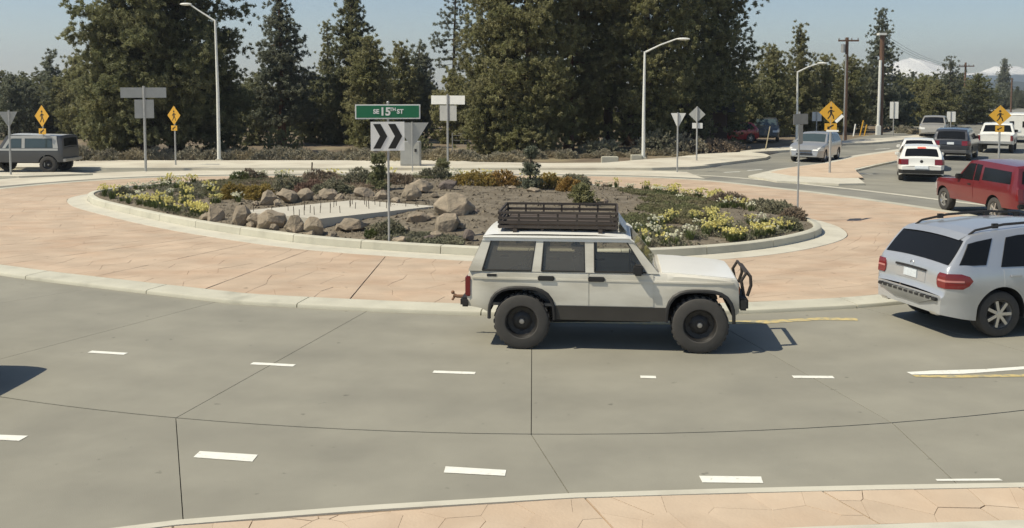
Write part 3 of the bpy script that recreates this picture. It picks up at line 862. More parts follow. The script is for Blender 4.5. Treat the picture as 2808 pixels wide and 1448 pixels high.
# ------------------------------------------------------------------ shrubs
def shrub(name, loc, rx, ry, h, n, m, mat_, label, cat='shrub', group=None, ln=.12, wd=.018, stems=True, seed=0, up=.5, jag=.25):
    r = np.random.default_rng(seed+500)
    root = empty(name, loc, 0, label, cat, group)
    u = r.normal(size=(n, 3)); u[:, 2] = np.abs(u[:, 2])*.9+.05; u /= np.linalg.norm(u, axis=1, keepdims=True)
    rad_ = r.uniform(.45, 1.0, (n, 1))**.5*(1+jag*np.sin(u[:, :1]*5+u[:, 1:2]*4+seed)*.6)
    C = u*rad_*np.array([rx, ry, h*.9])
    V = blades(C, u*.8, m, ln, wd, up, .8, r)
    link('foliage', tri_mesh('foliage', V, mat_), root)
    if stems:
        sb = MB()
        for k in range(7):
            a = k*.9+seed; sb.tube([(0, 0, -.05), (rx*.3*math.cos(a), ry*.3*math.sin(a), h*.4), (rx*.6*math.cos(a), ry*.6*math.sin(a), h*.72)], [.014, .009, .004], 4, False)
        sb.build('stems', K['twig'], root, smooth=60)
    return root
K['sage'] = M('grey_sagebrush_leaf', (.29, .27, .19), .9, var=.25, scale=3, rand=.15, col2=(.36, .32, .23), scale2=1.2, lo=.4, hi=.6)
K['drygrass'] = M('dry_grass', (.38, .325, .21), .9, var=.25, scale=3, rand=.12)
K['gold'] = M('golden_shrub_leaf', (.33, .245, .065), .8, var=.25, scale=4, rand=.12, col2=(.40, .30, .085), scale2=2, lo=.4, hi=.6, trans=.1)
K['orange'] = M('orange_gold_leaf', (.40, .255, .075), .8, var=.25, scale=4, rand=.1, trans=.1)
K['greyleaf'] = M('grey_green_leaf', (.27, .25, .165), .9, var=.25, scale=5, rand=.15, col2=(.20, .20, .125), scale2=2.5, lo=.4, hi=.6)
K['brownleaf'] = M('brown_dormant_twigs', (.25, .195, .135), .95, var=.3, scale=5, rand=.15)
K['redleaf'] = M('reddish_dormant_twigs', (.25, .16, .115), .95, var=.3, scale=5)
K['green'] = M('fresh_green_leaf', (.085, .120, .030), .7, var=.3, scale=4, rand=.1, col2=(.12, .13, .04), scale2=1.5, lo=.4, hi=.6, trans=.15)
K['mat'] = M('low_mat_leaf', (.135, .145, .06), .85, var=.3, scale=2.5, col2=(.19, .165, .09), scale2=.9, lo=.42, hi=.6)
K['yflower'] = M('yellow_petal', (.78, .71, .28), .6, var=.15, scale=20, rand=.1, trans=.2)
K['wflower'] = M('cream_petal', (.80, .78, .60), .6, var=.1, scale=20, rand=.08, trans=.2)

# sagebrush along the wood's edge: one of each kind, then copies
sageA = shrub('sagebrush', (0, 56, 0), .75, .6, .62, 330, 7, K['sage'], 'pale dry brush at the edge of the wood behind the sidewalk', 'brush', 'dry brush along the edge of the wood', .17, .022, seed=1)
sageB = shrub('sagebrush', (2, 56, 0), .95, .7, .50, 360, 7, K['drygrass'], 'pale dry brush at the edge of the wood behind the sidewalk', 'brush', 'dry brush along the edge of the wood', .20, .02, seed=2, up=.9)
first = True
for i, (x, Y, s) in enumerate([(x+rr_.uniform(-14, 14), rr_.uniform(52.1, 54.2), rr_.uniform(.8, 1.35)) for x in list(range(228, 480, 34))+list(range(520, 1420, 26))] +
                              [(x+rr_.uniform(-10, 10), rr_.uniform(56, 60), rr_.uniform(.6, 1.0)) for x in range(1430, 1900, 44)] +
                              [(x, 84+rr_.uniform(0, 10), 1.0) for x in (2480, 2520, 2550, 2590, 2640)]):
    src = (sageA, sageB)[i % 2]
    o = src if i < 2 else copy_tree(src)
    g_ = AT(x, HORIZON, Y); o.location = (g_.x, Y, -.08); o.rotation_euler = (0, 0, rr_.uniform(0, 6.28)); o.scale = (s*1.1, s*1.1, s*rr_.uniform(.8, 1.25))
    zone = 'left of the left lamp post' if x < 600 else 'between the left lamp post and the chevron sign' if x < 1070 else 'right of the chevron sign' if x < 1430 else 'at the foot of the big pine stand' if x < 1950 else 'beside the far right sidewalk'
    kind_ = 'grey leaved' if i % 2 == 0 else 'straw coloured'
    tag(o, kind_ + ' dry brush ' + zone, None, kind_ + ' brush ' + zone)
# young bushes under the trees
for i, (x, Y, h, w, mt, lab) in enumerate(((775,58,1.9,1.2,'needA','rounded young pine bush at the foot of the airy pine'), (1655,59,1.0,1.4,'greyleaf','pale bush at the foot of the thick dark trunk'),
        (1800,60,1.5,1.5,'greyleaf','grey green bush between the middle lamp and the give way sign'), (1880,61,1.2,1.6,'sage','pale bush behind the white backed warning diamond'),
        (1120,58,1.6,1.3,'needB','dark bush behind the chevron sign'), (1960,62,.9,2.0,'brownleaf','brown hedge in front of the red car'))):
    g_ = AT(x, HORIZON, Y)
    shrub('bush', (g_.x, Y, -.08), w, w*.8, h, 420, 7, K[mt], lab, 'bush', None, .22, .035, seed=30+i)

# ================================================================== PLANTING ON THE ISLAND
def boulder(px_, pbase, wpx, hpx, label, seed, m='rock', deep=1.0):
    p = S(px_, pbase-hpx*.12); k = p.y/F_PX; p = keep_in(p, wpx*k*.30); w, h = wpx*k*1.12, hpx*k*1.15
    r = random.Random(seed)
    bm = bmesh.new()
    pts = []
    for i in range(22):
        th, ph = r.uniform(0, 6.28), math.acos(r.uniform(-.75, 1)) if r.random() < .7 else r.choice((.35, 1.2))
        f = r.uniform(.82, 1.05)
        pts.append(bm.verts.new((w*.54*f*math.sin(ph)*math.cos(th), w*.42*deep*f*math.sin(ph)*math.sin(th), h*(.30+.70*f*math.cos(ph)))))
    res = bmesh.ops.convex_hull(bm, input=pts)
    bmesh.ops.delete(bm, geom=[v for v in bm.verts if not v.link_faces], context='VERTS')
    bmesh.ops.bevel(bm, geom=bm.edges[:], offset=w*.014, segments=1, affect='EDGES')
    bmesh.ops.triangulate(bm, faces=bm.faces[:])
    bmesh.ops.subdivide_edges(bm, edges=[e for e in bm.edges if e.calc_length() > w*.22], cuts=1)
    for v in bm.verts:
        q = v.co*(9/w)
        v.co += v.normal*w*.013*(math.sin(q.x*2.1+seed)+math.sin(q.y*2.7+1.3*seed)+math.sin(q.z*3.1+q.x))
    me = bpy.data.meshes.new('boulder'); bm.to_mesh(me); bm.free(); me.materials.append(K[m])
    me.polygons.foreach_set('use_smooth', [True]*len(me.polygons)); me.set_sharp_from_angle(angle=rad(16))
    o = link('boulder', me, None, (p.x, p.y+w*.16*deep, p.z), (0, 0, r.uniform(-.2, .2)))
    return tag(o, label, 'rock')
BO = [(579,614,50,42,'grey pointed boulder, leftmost of the row before the concrete plinth','rock'), (628,630,58,52,'tall split boulder at the left corner of the plinth','rock'),
      (685,632,46,36,'square grey boulder against the front of the plinth','rock'), (733,638,78,52,'broad tan boulder with a sloping top in front of the plinth','rock'), (800,646,52,42,'dark sided boulder before the plinth, right of the broad tan one','rock'),
      (856,654,56,46,'block shaped boulder under the front corner of the plinth','rock'), (964,638,80,32,'flat topped ledge boulder left of the chevron post','rock'),
      (734,566,48,36,'pale pointed boulder behind the left end of the plinth','rock'), (786,562,58,36,'blocky boulder with a flat top behind the plinth','rock'), (835,554,46,30,'leaning boulder behind the plinth','rock'),
      (898,551,58,28,'grey low boulder behind the middle of the plinth','rock'), (994,542,62,22,'reddish flat boulder behind the plinth','rock'), (1046,549,42,22,'small tan boulder left of the chevron post, behind the plinth','rock'),
      (1129,557,52,44,'upright pale boulder at the back right of the plinth','rock'), (1152,533,62,32,'dark sided boulder with a pale top behind the upright one','rock'), (1228,522,56,24,'dark lava rock near the back of the bed','rockdark'),
      (1243,596,106,54,'largest boulder, rounded, at the right end of the plinth','rock'), (1234,640,84,42,'orange tan boulder in front of the largest boulder','rock'), (1140,612,74,26,'low ridged boulder in front of the plinth, right of the post','rock'),
      (1283,664,34,28,'small dark pitted rock beside the jeep roof','rockdark'), (1100,672,54,14,'flat stones by the kerb right of the post','rock'), (990,667,16,11,'small pale stone left of the post foot','rock'),
      (1180,668,38,12,'flat dark stone near the kerb','rockdark'), (1462,528,34,11,'pale flat stone in front of the dwarf spruce','rock'), (1640,560,46,14,'flat brown stone in the middle of the bare soil','rock'),
      (1662,562,16,14,'small dark rock next to the flat brown stone','rockdark'), (1405,520,26,9,'low pale stone under the orange shrub','rock'), (1712,512,30,9,'pale flat stones at the edge of the green mat','rock'),
      (2050,640,22,8,'pale pebble heap among the right flowers','rock'), (1305,582,18,8,'small dark stone right of the largest boulder','rockdark')]
for i, (x, y, w, h, lab, m) in enumerate(BO): boulder(x, y, w, h, lab, 200+i*3, m)

for i, (x, y, w, h) in enumerate(((606,640,26,20),(660,642,24,18),(706,646,26,18),(768,650,28,20),(830,657,26,20),(905,658,30,20),(556,606,24,16),(930,642,24,16),(1018,648,30,18),(760,566,22,16),
        (868,552,26,16),(930,548,26,15),(1085,560,24,16),(1180,602,26,16),(1196,655,34,18),(1265,628,24,15),(700,566,20,14),(1190,545,24,14),(1110,640,30,16),(545,612,34,24))):
    boulder(x, y, w, h, 'small brown angular stone wedged among the boulders round the plinth', 400+i*3)
for o in COL.objects:
    if o.get('label') == 'small brown angular stone wedged among the boulders round the plinth': o['group'] = 'small stones among the boulders'

# concrete plinth with starter bars
pl_ = [G(648,589,.52), G(874,610,.52), G(1196,574,.52)]
c4 = pl_[0] + pl_[2] - pl_[1]
root = empty('plinth', ((pl_[0].x+pl_[2].x)/2, (pl_[0].y+pl_[2].y)/2, .31), 0, 'low pale concrete plinth with rows of short steel bars, waiting among the boulders', 'plinth')
mb = MB(); c = root.location
mb.prism([(q.x-c.x, q.y-c.y) for q in (pl_[0], pl_[1], pl_[2], c4)], -.2, .30)
mb.build('slab', M('plinth_concrete', (.52, .485, .40), .8, var=.07, scale=1.5, bump=.1), root, smooth=0)
rb = MB(); rb.tube([(0,0,0),(0,0,.20)], .009, 6); rbm = rb.mesh('steel_bar', K['twig'], 60)
e1, e2 = pl_[1]-pl_[0], pl_[2]-pl_[1]
for u, v in ((.12,.06),(.22,.14),(.3,.22),(.38,.3),(.62,.06),(.68,.10),(.74,.14),(.70,.05),(.60,.20),(.66,.24),(.72,.28),(.78,.32),(.34,.46),(.40,.50),(.37,.55),(.30,.62),(.42,.66),(.2,.42),(.5,.60),
             (.62,.56),(.70,.62),(.56,.70),(.64,.76),(.72,.80),(.5,.82),(.6,.88),(.40,.80),(.3,.76),(.8,.7),(.82,.86)):
    p = pl_[0] + e1*u + e2*v
    link('steel_bar', rbm, root, (p.x-c.x, p.y-c.y, .29), (rr_.uniform(-.06,.06), rr_.uniform(-.06,.06), 0), (1, 1, rr_.uniform(.8, 1.2)))

SH = [(635,548,82,46,'gold','golden brown mounded shrub left of the boulders'), (706,552,84,48,'gold','second golden brown mound, right beside the first'), (790,530,100,46,'greyleaf','grey green low shrub behind the blocky boulder'),
      (852,532,92,38,'redleaf','reddish dormant shrub behind the leaning boulder'), (910,534,112,42,'greyleaf','grey green shrub behind the middle of the plinth'), (985,508,120,44,'greyleaf','wide grey shrub left of the dark dwarf spruce'),
      (870,500,110,34,'brownleaf','brownish low shrub in the back of the bed, left of the post'), (1090,508,90,34,'brownleaf','brown twiggy shrub right behind the chevron post'), (1190,494,90,36,'greyleaf','dark leaved shrub behind the sign post on the right'),
      (1300,512,120,44,'gold','wide golden shrub left part, behind the bare soil'), (1375,512,110,46,'orange','orange tinted shrub joined to the wide golden shrub'), (1510,520,90,44,'gold','golden shrub right of the dwarf spruce'), (1562,528,76,40,'orange','small golden orange shrub in front of the golden one'),
      (1625,508,80,30,'greyleaf','grey twiggy shrub at the back edge of the bed'), (1700,500,60,24,'brownleaf','small brown shrub at the back right edge'),
      (1060,652,110,46,'greyleaf','rounded grey green shrub at the foot of the chevron post'), (1030,668,80,30,'green','small green plant at the kerb left of the post'),
      (1985,566,90,36,'brownleaf','brown twiggy shrub in the right flower bed'), (2060,572,86,36,'brownleaf','brown shrub right of the twiggy one'), (2120,585,90,38,'greyleaf','grey green shrub near the right sign post'),
      (2180,598,90,42,'greyleaf','shrub at the foot of the right sign post'), (2222,612,70,36,'brownleaf','brown shrub at the right tip of the island'), (2205,640,90,36,'greyleaf','grey mounded plant beside the right kerb tip'),
      (330,540,70,24,'greyleaf','grey low plant behind the left kerb tip'), (480,478,80,30,'brownleaf','brown twigs at the left back edge'), (560,490,90,26,'green','green mat plant at the left back')]
for i, (x, y, w, h, mt, lab) in enumerate(SH):
    p = S(x, y-3); k = p.y/F_PX; p = keep_in(p, w*k*.5)
    shrub('shrub', (p.x, p.y+w*k*.25, p.z-.03), w*k*.52, w*k*.40, h*k*1.02, 520 if w > 75 else 380, 8, K[mt], lab, 'shrub', None, .10, .013 if mt in ('brownleaf', 'redleaf') else .020, seed=60+i, up=.35)
def dwarf(px_, pbase, ptop, wpx, needle, label, seed, shape='cone'):
    p = S(px_, pbase); k = p.y/F_PX
    pine('dwarf_conifer', (p.x, p.y, p.z-.05), (pbase-ptop)*k, wpx*k*.5, .12, seed, needle, label, shape=shape, dens=4.0, ln=.13, wd=.024, m=12, clump=.10, ntmin=6, trunk_r=.04)
dwarf(1040, 522, 422, 46, 'needB', 'dark dwarf spruce left of the chevron post', 301)
dwarf(1455, 518, 402, 62, 'needC', 'blue grey dwarf spruce with spiky top in the middle of the island', 302)
dwarf(1598, 560, 508, 46, 'needA', 'small cone shaped conifer in the bare soil above the jeep rack', 303, 'column')
dwarf(1212, 478, 440, 40, 'needB', 'small dark conifer at the back edge near the tall sign post', 304)

# low green mats: uncountable leaves
def ground_mat(name, polys, n, label, m, ln=.08, wd=.013):
    C = []
    for poly in polys:
        Q = [S(*q) for q in poly]
        xs_, ys_ = [q.x for q in Q], [q.y for q in Q]
        k = 0; tries = 0
        while k < n and tries < n*8:
            tries += 1
            x, y = rng.uniform(min(xs_), max(xs_)), rng.uniform(min(ys_), max(ys_))
            ins = False; j = len(Q)-1
            for i in range(len(Q)):
                if (Q[i].y > y) != (Q[j].y > y) and x < (Q[j].x-Q[i].x)*(y-Q[i].y)/(Q[j].y-Q[i].y)+Q[i].x: ins = not ins
                j = i
            if not ins: continue
            if math.sin(x*2.3+y*1.1)+math.sin(y*3.1-x*.7)+math.sin(x*5+y*4)*.6 < -1.05: continue
            h = .05+.05*(math.sin(x*3)*math.sin(y*2.7)*.5+.5)
            if math.hypot(x-ci[0], y-ci[1]) > pin(math.atan2(y-ci[1], x-ci[0])) - .12: continue
            C.append((x, y, soil(x, y)+h*rng.uniform(0, 1))); k += 1
    C = np.array(C); D = np.zeros_like(C)
    V = blades(C, D, 5, ln, wd, .5, 1.0)
    tag(link(name, tri_mesh(name, V, m)), label, 'ground cover', None, 'stuff')
ground_mat('ground_cover', [[(560,500),(780,484),(900,486),(880,505),(700,520),(600,545),(548,540)]], 5200, 'low green mat of plants at the left back of the bed', K['mat'])
ground_mat('ground_cover', [[(1690,520),(1900,520),(1990,552),(1960,600),(1850,632),(1720,640),(1690,600),(1780,560)]], 9000, 'low green mat of plants in the right half of the bed', K['mat'])
ground_mat('ground_cover', [[(600,512),(820,492),(1040,498),(1060,530),(960,532),(820,522),(720,530)]], 4200, 'greyish brown mat of dormant plants behind the boulders', K['brownleaf'])
ground_mat('ground_cover', [[(420,520),(560,500),(560,600),(520,612),(430,575)]], 2600, 'thin grey green mat among the left daffodils', K['greyleaf'])
ground_mat('ground_cover', [[(1000,640),(1280,650),(1270,672),(1000,668)], [(1700,650),(2150,600),(2180,660),(1900,695),(1760,690)]], 1700, 'scattered low weeds in the front of the bed', K['greyleaf'])
ground_mat('ground_cover', [[(900,478),(1300,472),(1620,486),(1600,498),(1300,492),(900,492)]], 4200, 'olive mat of plants along the back edge of the bed', K['mat'])

# daffodil clumps: a few kinds, copied
def daffodil(seed, petal, nf, tall):
    r = np.random.default_rng(seed)
    root = empty('daffodil_clump', (0, 0, 0), 0)
    lv = []
    for k in range(34):
        a = r.uniform(0, 6.28); rr0 = r.uniform(0, .12); b = np.array([rr0*math.cos(a), rr0*math.sin(a), 0])
        out = np.array([math.cos(a), math.sin(a), 0])*r.uniform(.03, .14); h = r.uniform(.14, .26)*tall
        s = np.array([-math.sin(a), math.cos(a), 0])*.011
        m1 = b+out*.45+np.array([0, 0, h*.65]); t = b+out+np.array([0, 0, h])
        lv += [[b-s, b+s, m1+s], [b-s, m1+s, m1-s], [m1-s, m1+s, t]]
    link('leaves', tri_mesh('leaves', np.array(lv), K['green']), root)['kind'] = 'stuff'
    fl = []
    for k in range(nf):
        a = r.uniform(0, 6.28); q = r.uniform(.02, .24); h = r.uniform(.20, .33)*tall
        c = np.array([q*math.cos(a), q*math.sin(a)*.9, h])
        face = np.array([r.normal()*.7, -abs(r.normal())*.6-.2, .55+.5*r.random()]); face /= np.linalg.norm(face)
        u = np.cross(face, [0, 0, 1.]); u /= np.linalg.norm(u); v = np.cross(face, u); R0 = r.uniform(.038, .052)
        for j in range(6):
            a0, a1, am = j*1.047-.42, j*1.047+.42, j*1.047
            fl.append([c, c+(u*math.cos(a0)+v*math.sin(a0))*R0*.72, c+(u*math.cos(am)+v*math.sin(am))*R0+face*.008])
            fl.append([c, c+(u*math.cos(am)+v*math.sin(am))*R0+face*.008, c+(u*math.cos(a1)+v*math.sin(a1))*R0*.72])
            b0, b1 = j*1.047, (j+1)*1.047
            p0, p1 = (u*math.cos(b0)+v*math.sin(b0))*.018, (u*math.cos(b1)+v*math.sin(b1))*.018
            fl.append([c+p0, c+p1, c+face*.035+p1*1.2])
            fl.append([c+p0, c+face*.035+p1*1.2, c+face*.035+p0*1.2])
    o = link('flowers', tri_mesh('flowers', np.array(fl), petal), root); o['kind'] = 'stuff'
    return root
kinds = [daffodil(1, K['yflower'], 11, 1.0), daffodil(2, K['yflower'], 16, 1.1), daffodil(3, K['wflower'], 11, .95), daffodil(4, K['yflower'], 7, .9), daffodil(5, K['wflower'], 7, .85)]
used = set()
def daff(px_, py_, kind, label, group, s=1.0):
    p = keep_in(S(px_, py_), .34); src = kinds[kind]
    o = src if kind not in used else copy_tree(src); used.add(kind)
    o.location = (p.x, p.y, p.z-.01); o.rotation_euler = (0, 0, rr_.uniform(0, 6.28)); o.scale = (s, s, s*rr_.uniform(.85, 1.2))
    tag(o, label, 'flowers', group)
LY, LW = 'clump of yellow daffodils at the left end of the island', 'clump of cream daffodils at the left end of the island'
for x, y, k in ((268,540,1),(282,536,0),(292,546,1),(322,560,3),(336,552,0),(345,530,2),(352,548,4),(360,505,2),(362,572,1),(372,566,0),(378,578,1),(388,572,0),(398,580,1),(405,497,0),(415,506,1),(425,500,0),(436,505,1),
                (372,520,2),(392,524,2),(410,518,4),(428,516,2),(446,514,2),(460,512,4),(380,545,2),(402,552,4),(420,560,3),(434,556,0),(446,582,1),(458,586,0),(412,590,3),(470,596,1),(482,602,1),(494,606,0),(505,600,1),(518,604,0),(524,596,3),(538,586,1),
                (498,500,1),(505,512,0),(500,525,1),(508,538,0),(515,548,1),(505,556,0),(518,566,1),(486,516,2),(575,520,2),(582,530,1),(590,542,0),(596,556,1),(584,558,0),(648,548,4),(655,552,2),(470,540,4),(455,560,4)):
    zone = 'at the left tip of the island' if x < 366 else 'in the middle of the left flower bed' if x < 466 else 'beside the boulders at the left of the plinth'
    c_ = 'yellow' if k in (0,1,3) else 'cream'
    daff(x+rr_.uniform(-4,4), y+rr_.uniform(-3,3), k, 'clump of ' + c_ + ' daffodils ' + zone, c_ + ' daffodils ' + zone, rr_.uniform(.8,1.15))
BY, BW = 'clump of yellow daffodils along the back edge of the island', 'clump of cream daffodils along the back edge of the island'
for x in list(range(520, 1440, 30)) + list(range(1490, 1720, 26)):
    k = 2 if x < 720 or 1100 < x < 1300 else rr_.choice((0, 2, 4, 3))
    if rr_.random() < .2: continue
    y = 482 if x < 1500 else 486+(x-1500)*.05
    daff(x+rr_.uniform(-9,9), y+rr_.uniform(-3,3), k, BY if k in (0,1,3) else BW, 'yellow daffodils back' if k in (0,1,3) else 'cream daffodils back', rr_.uniform(.9,1.3))
RY, RW = 'clump of yellow daffodils in the right half of the island', 'clump of cream daffodils in the right half of the island'
pts = [(1712+i*15+rr_.uniform(-5,5), 510+i*3.0+rr_.uniform(-5,5), (2,1,0,2,1)[i % 5] if i > 8 else (2,4,2,1)[i % 4]) for i in range(24)]
pts += [(1905+i*14+rr_.uniform(-5,5), 520+i*3.4+rr_.uniform(-3,3), 1) for i in range(12)] + [(2080,556,1),(2094,560,1),(2100,566,0),(2020,556,4),(2036,560,2),(2055,558,4)]
pts += [(1905,598,1),(1916,602,0),(1925,596,1),(1895,606,3),(1940,600,0),(1950,604,1),(1962,610,1),(1972,606,0),(1985,614,1),(1920,620,2),(1938,625,1),(1950,632,1),(1958,640,1),(1965,628,1),(1972,636,1),(1980,645,1),(1988,650,1),(1994,630,1),(1982,622,0),(1930,640,0),(1945,650,1),(1970,655,1),
        (1835,608,1),(1845,602,0),(1825,614,1),(1815,620,3),(1800,622,2),(1788,628,4),(1770,626,2),(1840,620,0),(1780,640,2),(1800,648,4),(1830,644,3),(1750,655,2),(1760,668,1),(1740,640,4),(1775,682,0),(1820,686,2),(1830,690,4),(1895,684,2),(1905,690,3),(1888,660,2),(1880,650,4),
        (2020,668,1),(2030,672,0),(2042,666,1),(2036,656,0),(2012,676,3),(2050,620,1),(2062,624,0),(2075,618,2),(2098,612,4),(2110,620,2),(2130,628,0),(2140,636,1),(2100,640,1),(2112,648,0),(2090,652,1),(2125,658,1),(2138,662,1),(2150,655,0),(2165,648,2),(2185,640,1),(2180,655,0),(2170,662,1),(2150,670,1),(2135,676,0),(2160,616,4)]
for x, y, k in pts:
    if 590 < y and rr_.random() < .28: continue
    zone = 'along the back right edge of the island' if y < 566 else 'just behind the jeep bonnet' if x < 1860 else 'in the middle of the right flower bed' if x < 2005 else 'near the right tip of the island'
    c_ = 'yellow' if k in (0,1,3) else 'cream'
    daff(x+rr_.uniform(-7,7), y+rr_.uniform(-5,5), k, 'clump of ' + c_ + ' daffodils ' + zone, c_ + ' daffodils ' + zone, rr_.uniform(.68,.98))
# ================================================================== VEHICLES
def paintmat(name, col, rough=.32, metal=.25, dirt=None, coat=.5, lo=.5, hi=.75):
    return M(name, col, rough, metal, var=.05, scale=2.5, coat=coat, col2=dirt, scale2=3.2, lo=lo, hi=hi)

def lerp_poly(pts, x):
    return float(np.interp(x, [p[0] for p in pts], [p[1] for p in pts]))

class Shell:
    """a vehicle body: side profile top/bottom lines, half width as a function of (x,z)"""
    def __init__(s, W, top, rocker, axles, ra, za, belt, tumble, rear_r=.12, front_r=.16, rc=.5, ends=.0, crown=.03, tuck=.16, bulge=.02, arch_n=2.0):
        s.arch_n = arch_n
        s.W, s.top, s.rocker, s.axles, s.ra, s.za, s.belt, s.tumble = W, top, rocker, axles, ra, za, belt, tumble
        s.rear_r, s.front_r, s.rc, s.crown, s.tuck, s.bulge = rear_r, front_r, rc, crown, tuck, bulge
        s.x0, s.x1 = top[0][0], top[-1][0]
    def zt(s, x): return lerp_poly(s.top, x)
    def zb(s, x):
        z = lerp_poly(s.rocker, x)
        for a in s.axles:
            d = abs(x-a)
            if d < s.ra: z = max(z, s.za + s.ra*max(0, 1-(d/s.ra)**s.arch_n)**(1/s.arch_n))
        return z
    def hw(s, x, z):
        w = s.W/2
        if z > s.belt: w -= (z-s.belt)*s.tumble
        else:
            t = max(0, (s.belt-z)/s.belt)
            w += s.bulge*math.sin(min(1, t*2)*math.pi) - s.tuck*max(0, t-.5)**2*1.2
        d = x-s.x0
        if d < s.rc: w -= s.rear_r*(1-d/s.rc)**2.2
        d = s.x1-x
        if d < s.rc*1.3: w -= s.front_r*(1-d/(s.rc*1.3))**2.0
        return w
    def xr(s, z):
        """x of the tail at height z"""
        p = s.top
        for a, b in zip(p[:-1], p[1:]):
            if (a[1]-z)*(b[1]-z) <= 0 and b[1] != a[1]: return a[0]+(b[0]-a[0])*(z-a[1])/(b[1]-a[1])
        return s.x0
    def xf(s, z):
        p = s.top[::-1]
        for a, b in zip(p[:-1], p[1:]):
            if (a[1]-z)*(b[1]-z) <= 0 and b[1] != a[1]: return a[0]+(b[0]-a[0])*(z-a[1])/(b[1]-a[1])
        return s.x1
    def body(s, m, parent, openx=None, name='body', nrow=11, step=.09):
        X = {round(p[0], 4) for p in s.top}
        for a, b in zip(s.top[:-1], s.top[1:]):
            L = math.hypot(b[0]-a[0], b[1]-a[1]); k = max(1, int(L/step))
            X |= {round(a[0]+(b[0]-a[0])*i/k, 4) for i in range(k)}
        for a in s.axles:
            for t in np.linspace(0, math.pi, 19): X.add(round(a+s.ra*math.cos(t), 4))
            X.add(round(a-s.ra-.002, 4)); X.add(round(a+s.ra+.002, 4))
        X = sorted(x for x in X if s.x0 <= x <= s.x1)
        rows = np.linspace(0, 1, nrow)
        R_, Lf = [], []
        for x in X:
            b, t = s.zb(x), s.zt(x); t = max(t, b+.02)
            r = []
            for u in rows:
                z = b+(t-b)*u; y = s.hw(x, z)
                if u == 1: y -= .025
                r.append((x, y, z))
            R_.append([(p[0], -p[1], p[2]) for p in r]); Lf.append(r)
        mb = MB(); mb.grid(R_); mb.grid(Lf, True)
        # deck across the top
        deck = []
        for i, x in enumerate(X):
            y0, z0 = Lf[i][-1][1], Lf[i][-1][2]
            deck.append([(x, y0*k, z0 + s.crown*(1-k*k)) for k in (-1, -.93, -.6, -.25, .25, .6, .93, 1)])
        seg = []
        for i in range(len(X)-1):
            xm = (X[i]+X[i+1])/2
            if openx and openx[0] < xm < openx[1]: continue
            mb.grid([deck[i], deck[i+1]])
        for i in (0, -1):
            mb.grid([[R_[i][k], Lf[i][k]] for k in range(nrow)])
        o = mb.build(name, m, parent, smooth=32)
        ub = MB()
        ub.grid([[(x, -s.hw(x, s.zb(x))+.01, s.zb(x)+.004), (x, s.hw(x, s.zb(x))-.01, s.zb(x)+.004)] for x in X])
        ub.box(s.axles[0]-.2, s.axles[1]+.2, -s.W*.33, s.W*.33, lerp_poly(s.rocker, 0)-.06, lerp_poly(s.rocker, 0)+.1)
        ub.build('underbody', K['under'], parent, smooth=0)
        return o
    def patch(s, cols, name, m, parent, sides=(-1, 1), off=.006, nz=6, rim=.02, sm=32):
        """cols: [(x_bottom, z_bottom, x_top, z_top)...] laid on the flank"""
        out = []
        for sd in sides:
            P = []
            for c in cols:
                P.append([])
                for u in np.linspace(0, 1, nz):
                    x, z = c[0]+(c[2]-c[0])*u, c[1]+(c[3]-c[1])*u
                    P[-1].append((x, sd*(s.hw(x, z)+off), z))
            mb = MB(); mb.grid(P, sd < 0)
            edge = [P[i][0] for i in range(len(P))] + P[-1][1:] + [P[i][-1] for i in range(len(P)-2, -1, -1)] + P[0][-2:0:-1]
            edge.append(edge[0])
            mb.grid([edge, [(e[0], e[1]-sd*rim, e[2]) for e in edge]])
            out.append(mb.build(name, m, parent, smooth=sm))
        return out
    def wrap(s, zs, y_in, x_out, name, m, parent, end='rear', sides=(-1, 1), off=.012, rim=.03):
        """patch round a corner of the body, from y_in on the end face to x_out on the flank"""
        out = []
        for sd in sides:
            P = []
            for k, z in enumerate(zs):
                xe = s.xr(z) if end == 'rear' else s.xf(z)
                dx = -off if end == 'rear' else off
                yi = y_in[k] if isinstance(y_in, (list, tuple)) else y_in
                xo = x_out[k] if isinstance(x_out, (list, tuple)) else x_out
                ye = s.hw(xe, z)
                row = [(xe+dx, sd*(yi+(ye-yi)*t), z) for t in np.linspace(0, 1, 4)]
                row += [(xe+(xo-xe)*t, sd*(s.hw(xe+(xo-xe)*t, z)+off), z) for t in np.linspace(.12, 1, 6)]
                P.append(row)
            mb = MB(); mb.grid(P)
            cx = (s.x0+s.x1)/2
            mb.grid([[p for p in P[0]], [(p[0]+(rim if end == 'rear' else -rim), p[1]-sd*rim, p[2]) for p in P[0]]])
            mb.grid([[p for p in P[-1]], [(p[0]+(rim if end == 'rear' else -rim), p[1]-sd*rim, p[2]) for p in P[-1]]])
            mb.grid([[r[-1] for r in P], [(r[-1][0], r[-1][1]-sd*rim, r[-1][2]) for r in P]])
            mb.grid([[r[0] for r in P], [(r[0][0]+(rim if end == 'rear' else -rim), r[0][1], r[0][2]) for r in P]])
            out.append(mb.build(name, m, parent, smooth=40))
        return out
    def endpatch(s, zs, yf, name, m, parent, end='rear', off=.010, rim=.03, ny=9):
        """patch across an end face; yf(z) = (y0, y1)"""
        P = []
        for z in zs:
            x = s.xr(z) if end == 'rear' else s.xf(z)
            y0, y1 = yf(z) if callable(yf) else yf
            P.append([(x+(-off if end == 'rear' else off), y0+(y1-y0)*t, z + s.crown*(1-((y0+(y1-y0)*t)/max(.3, s.hw(x, z)-.025))**2)) for t in np.linspace(0, 1, ny)])
        mb = MB(); mb.grid(P)
        d = rim if end == 'rear' else -rim
        ed = P[0] + [r[-1] for r in P[1:]] + P[-1][-2::-1] + [r[0] for r in P[-2::-1]]
        mb.grid([ed, [(p[0]+d, p[1], p[2]) for p in ed]])
        return mb.build(name, m, parent, smooth=40)
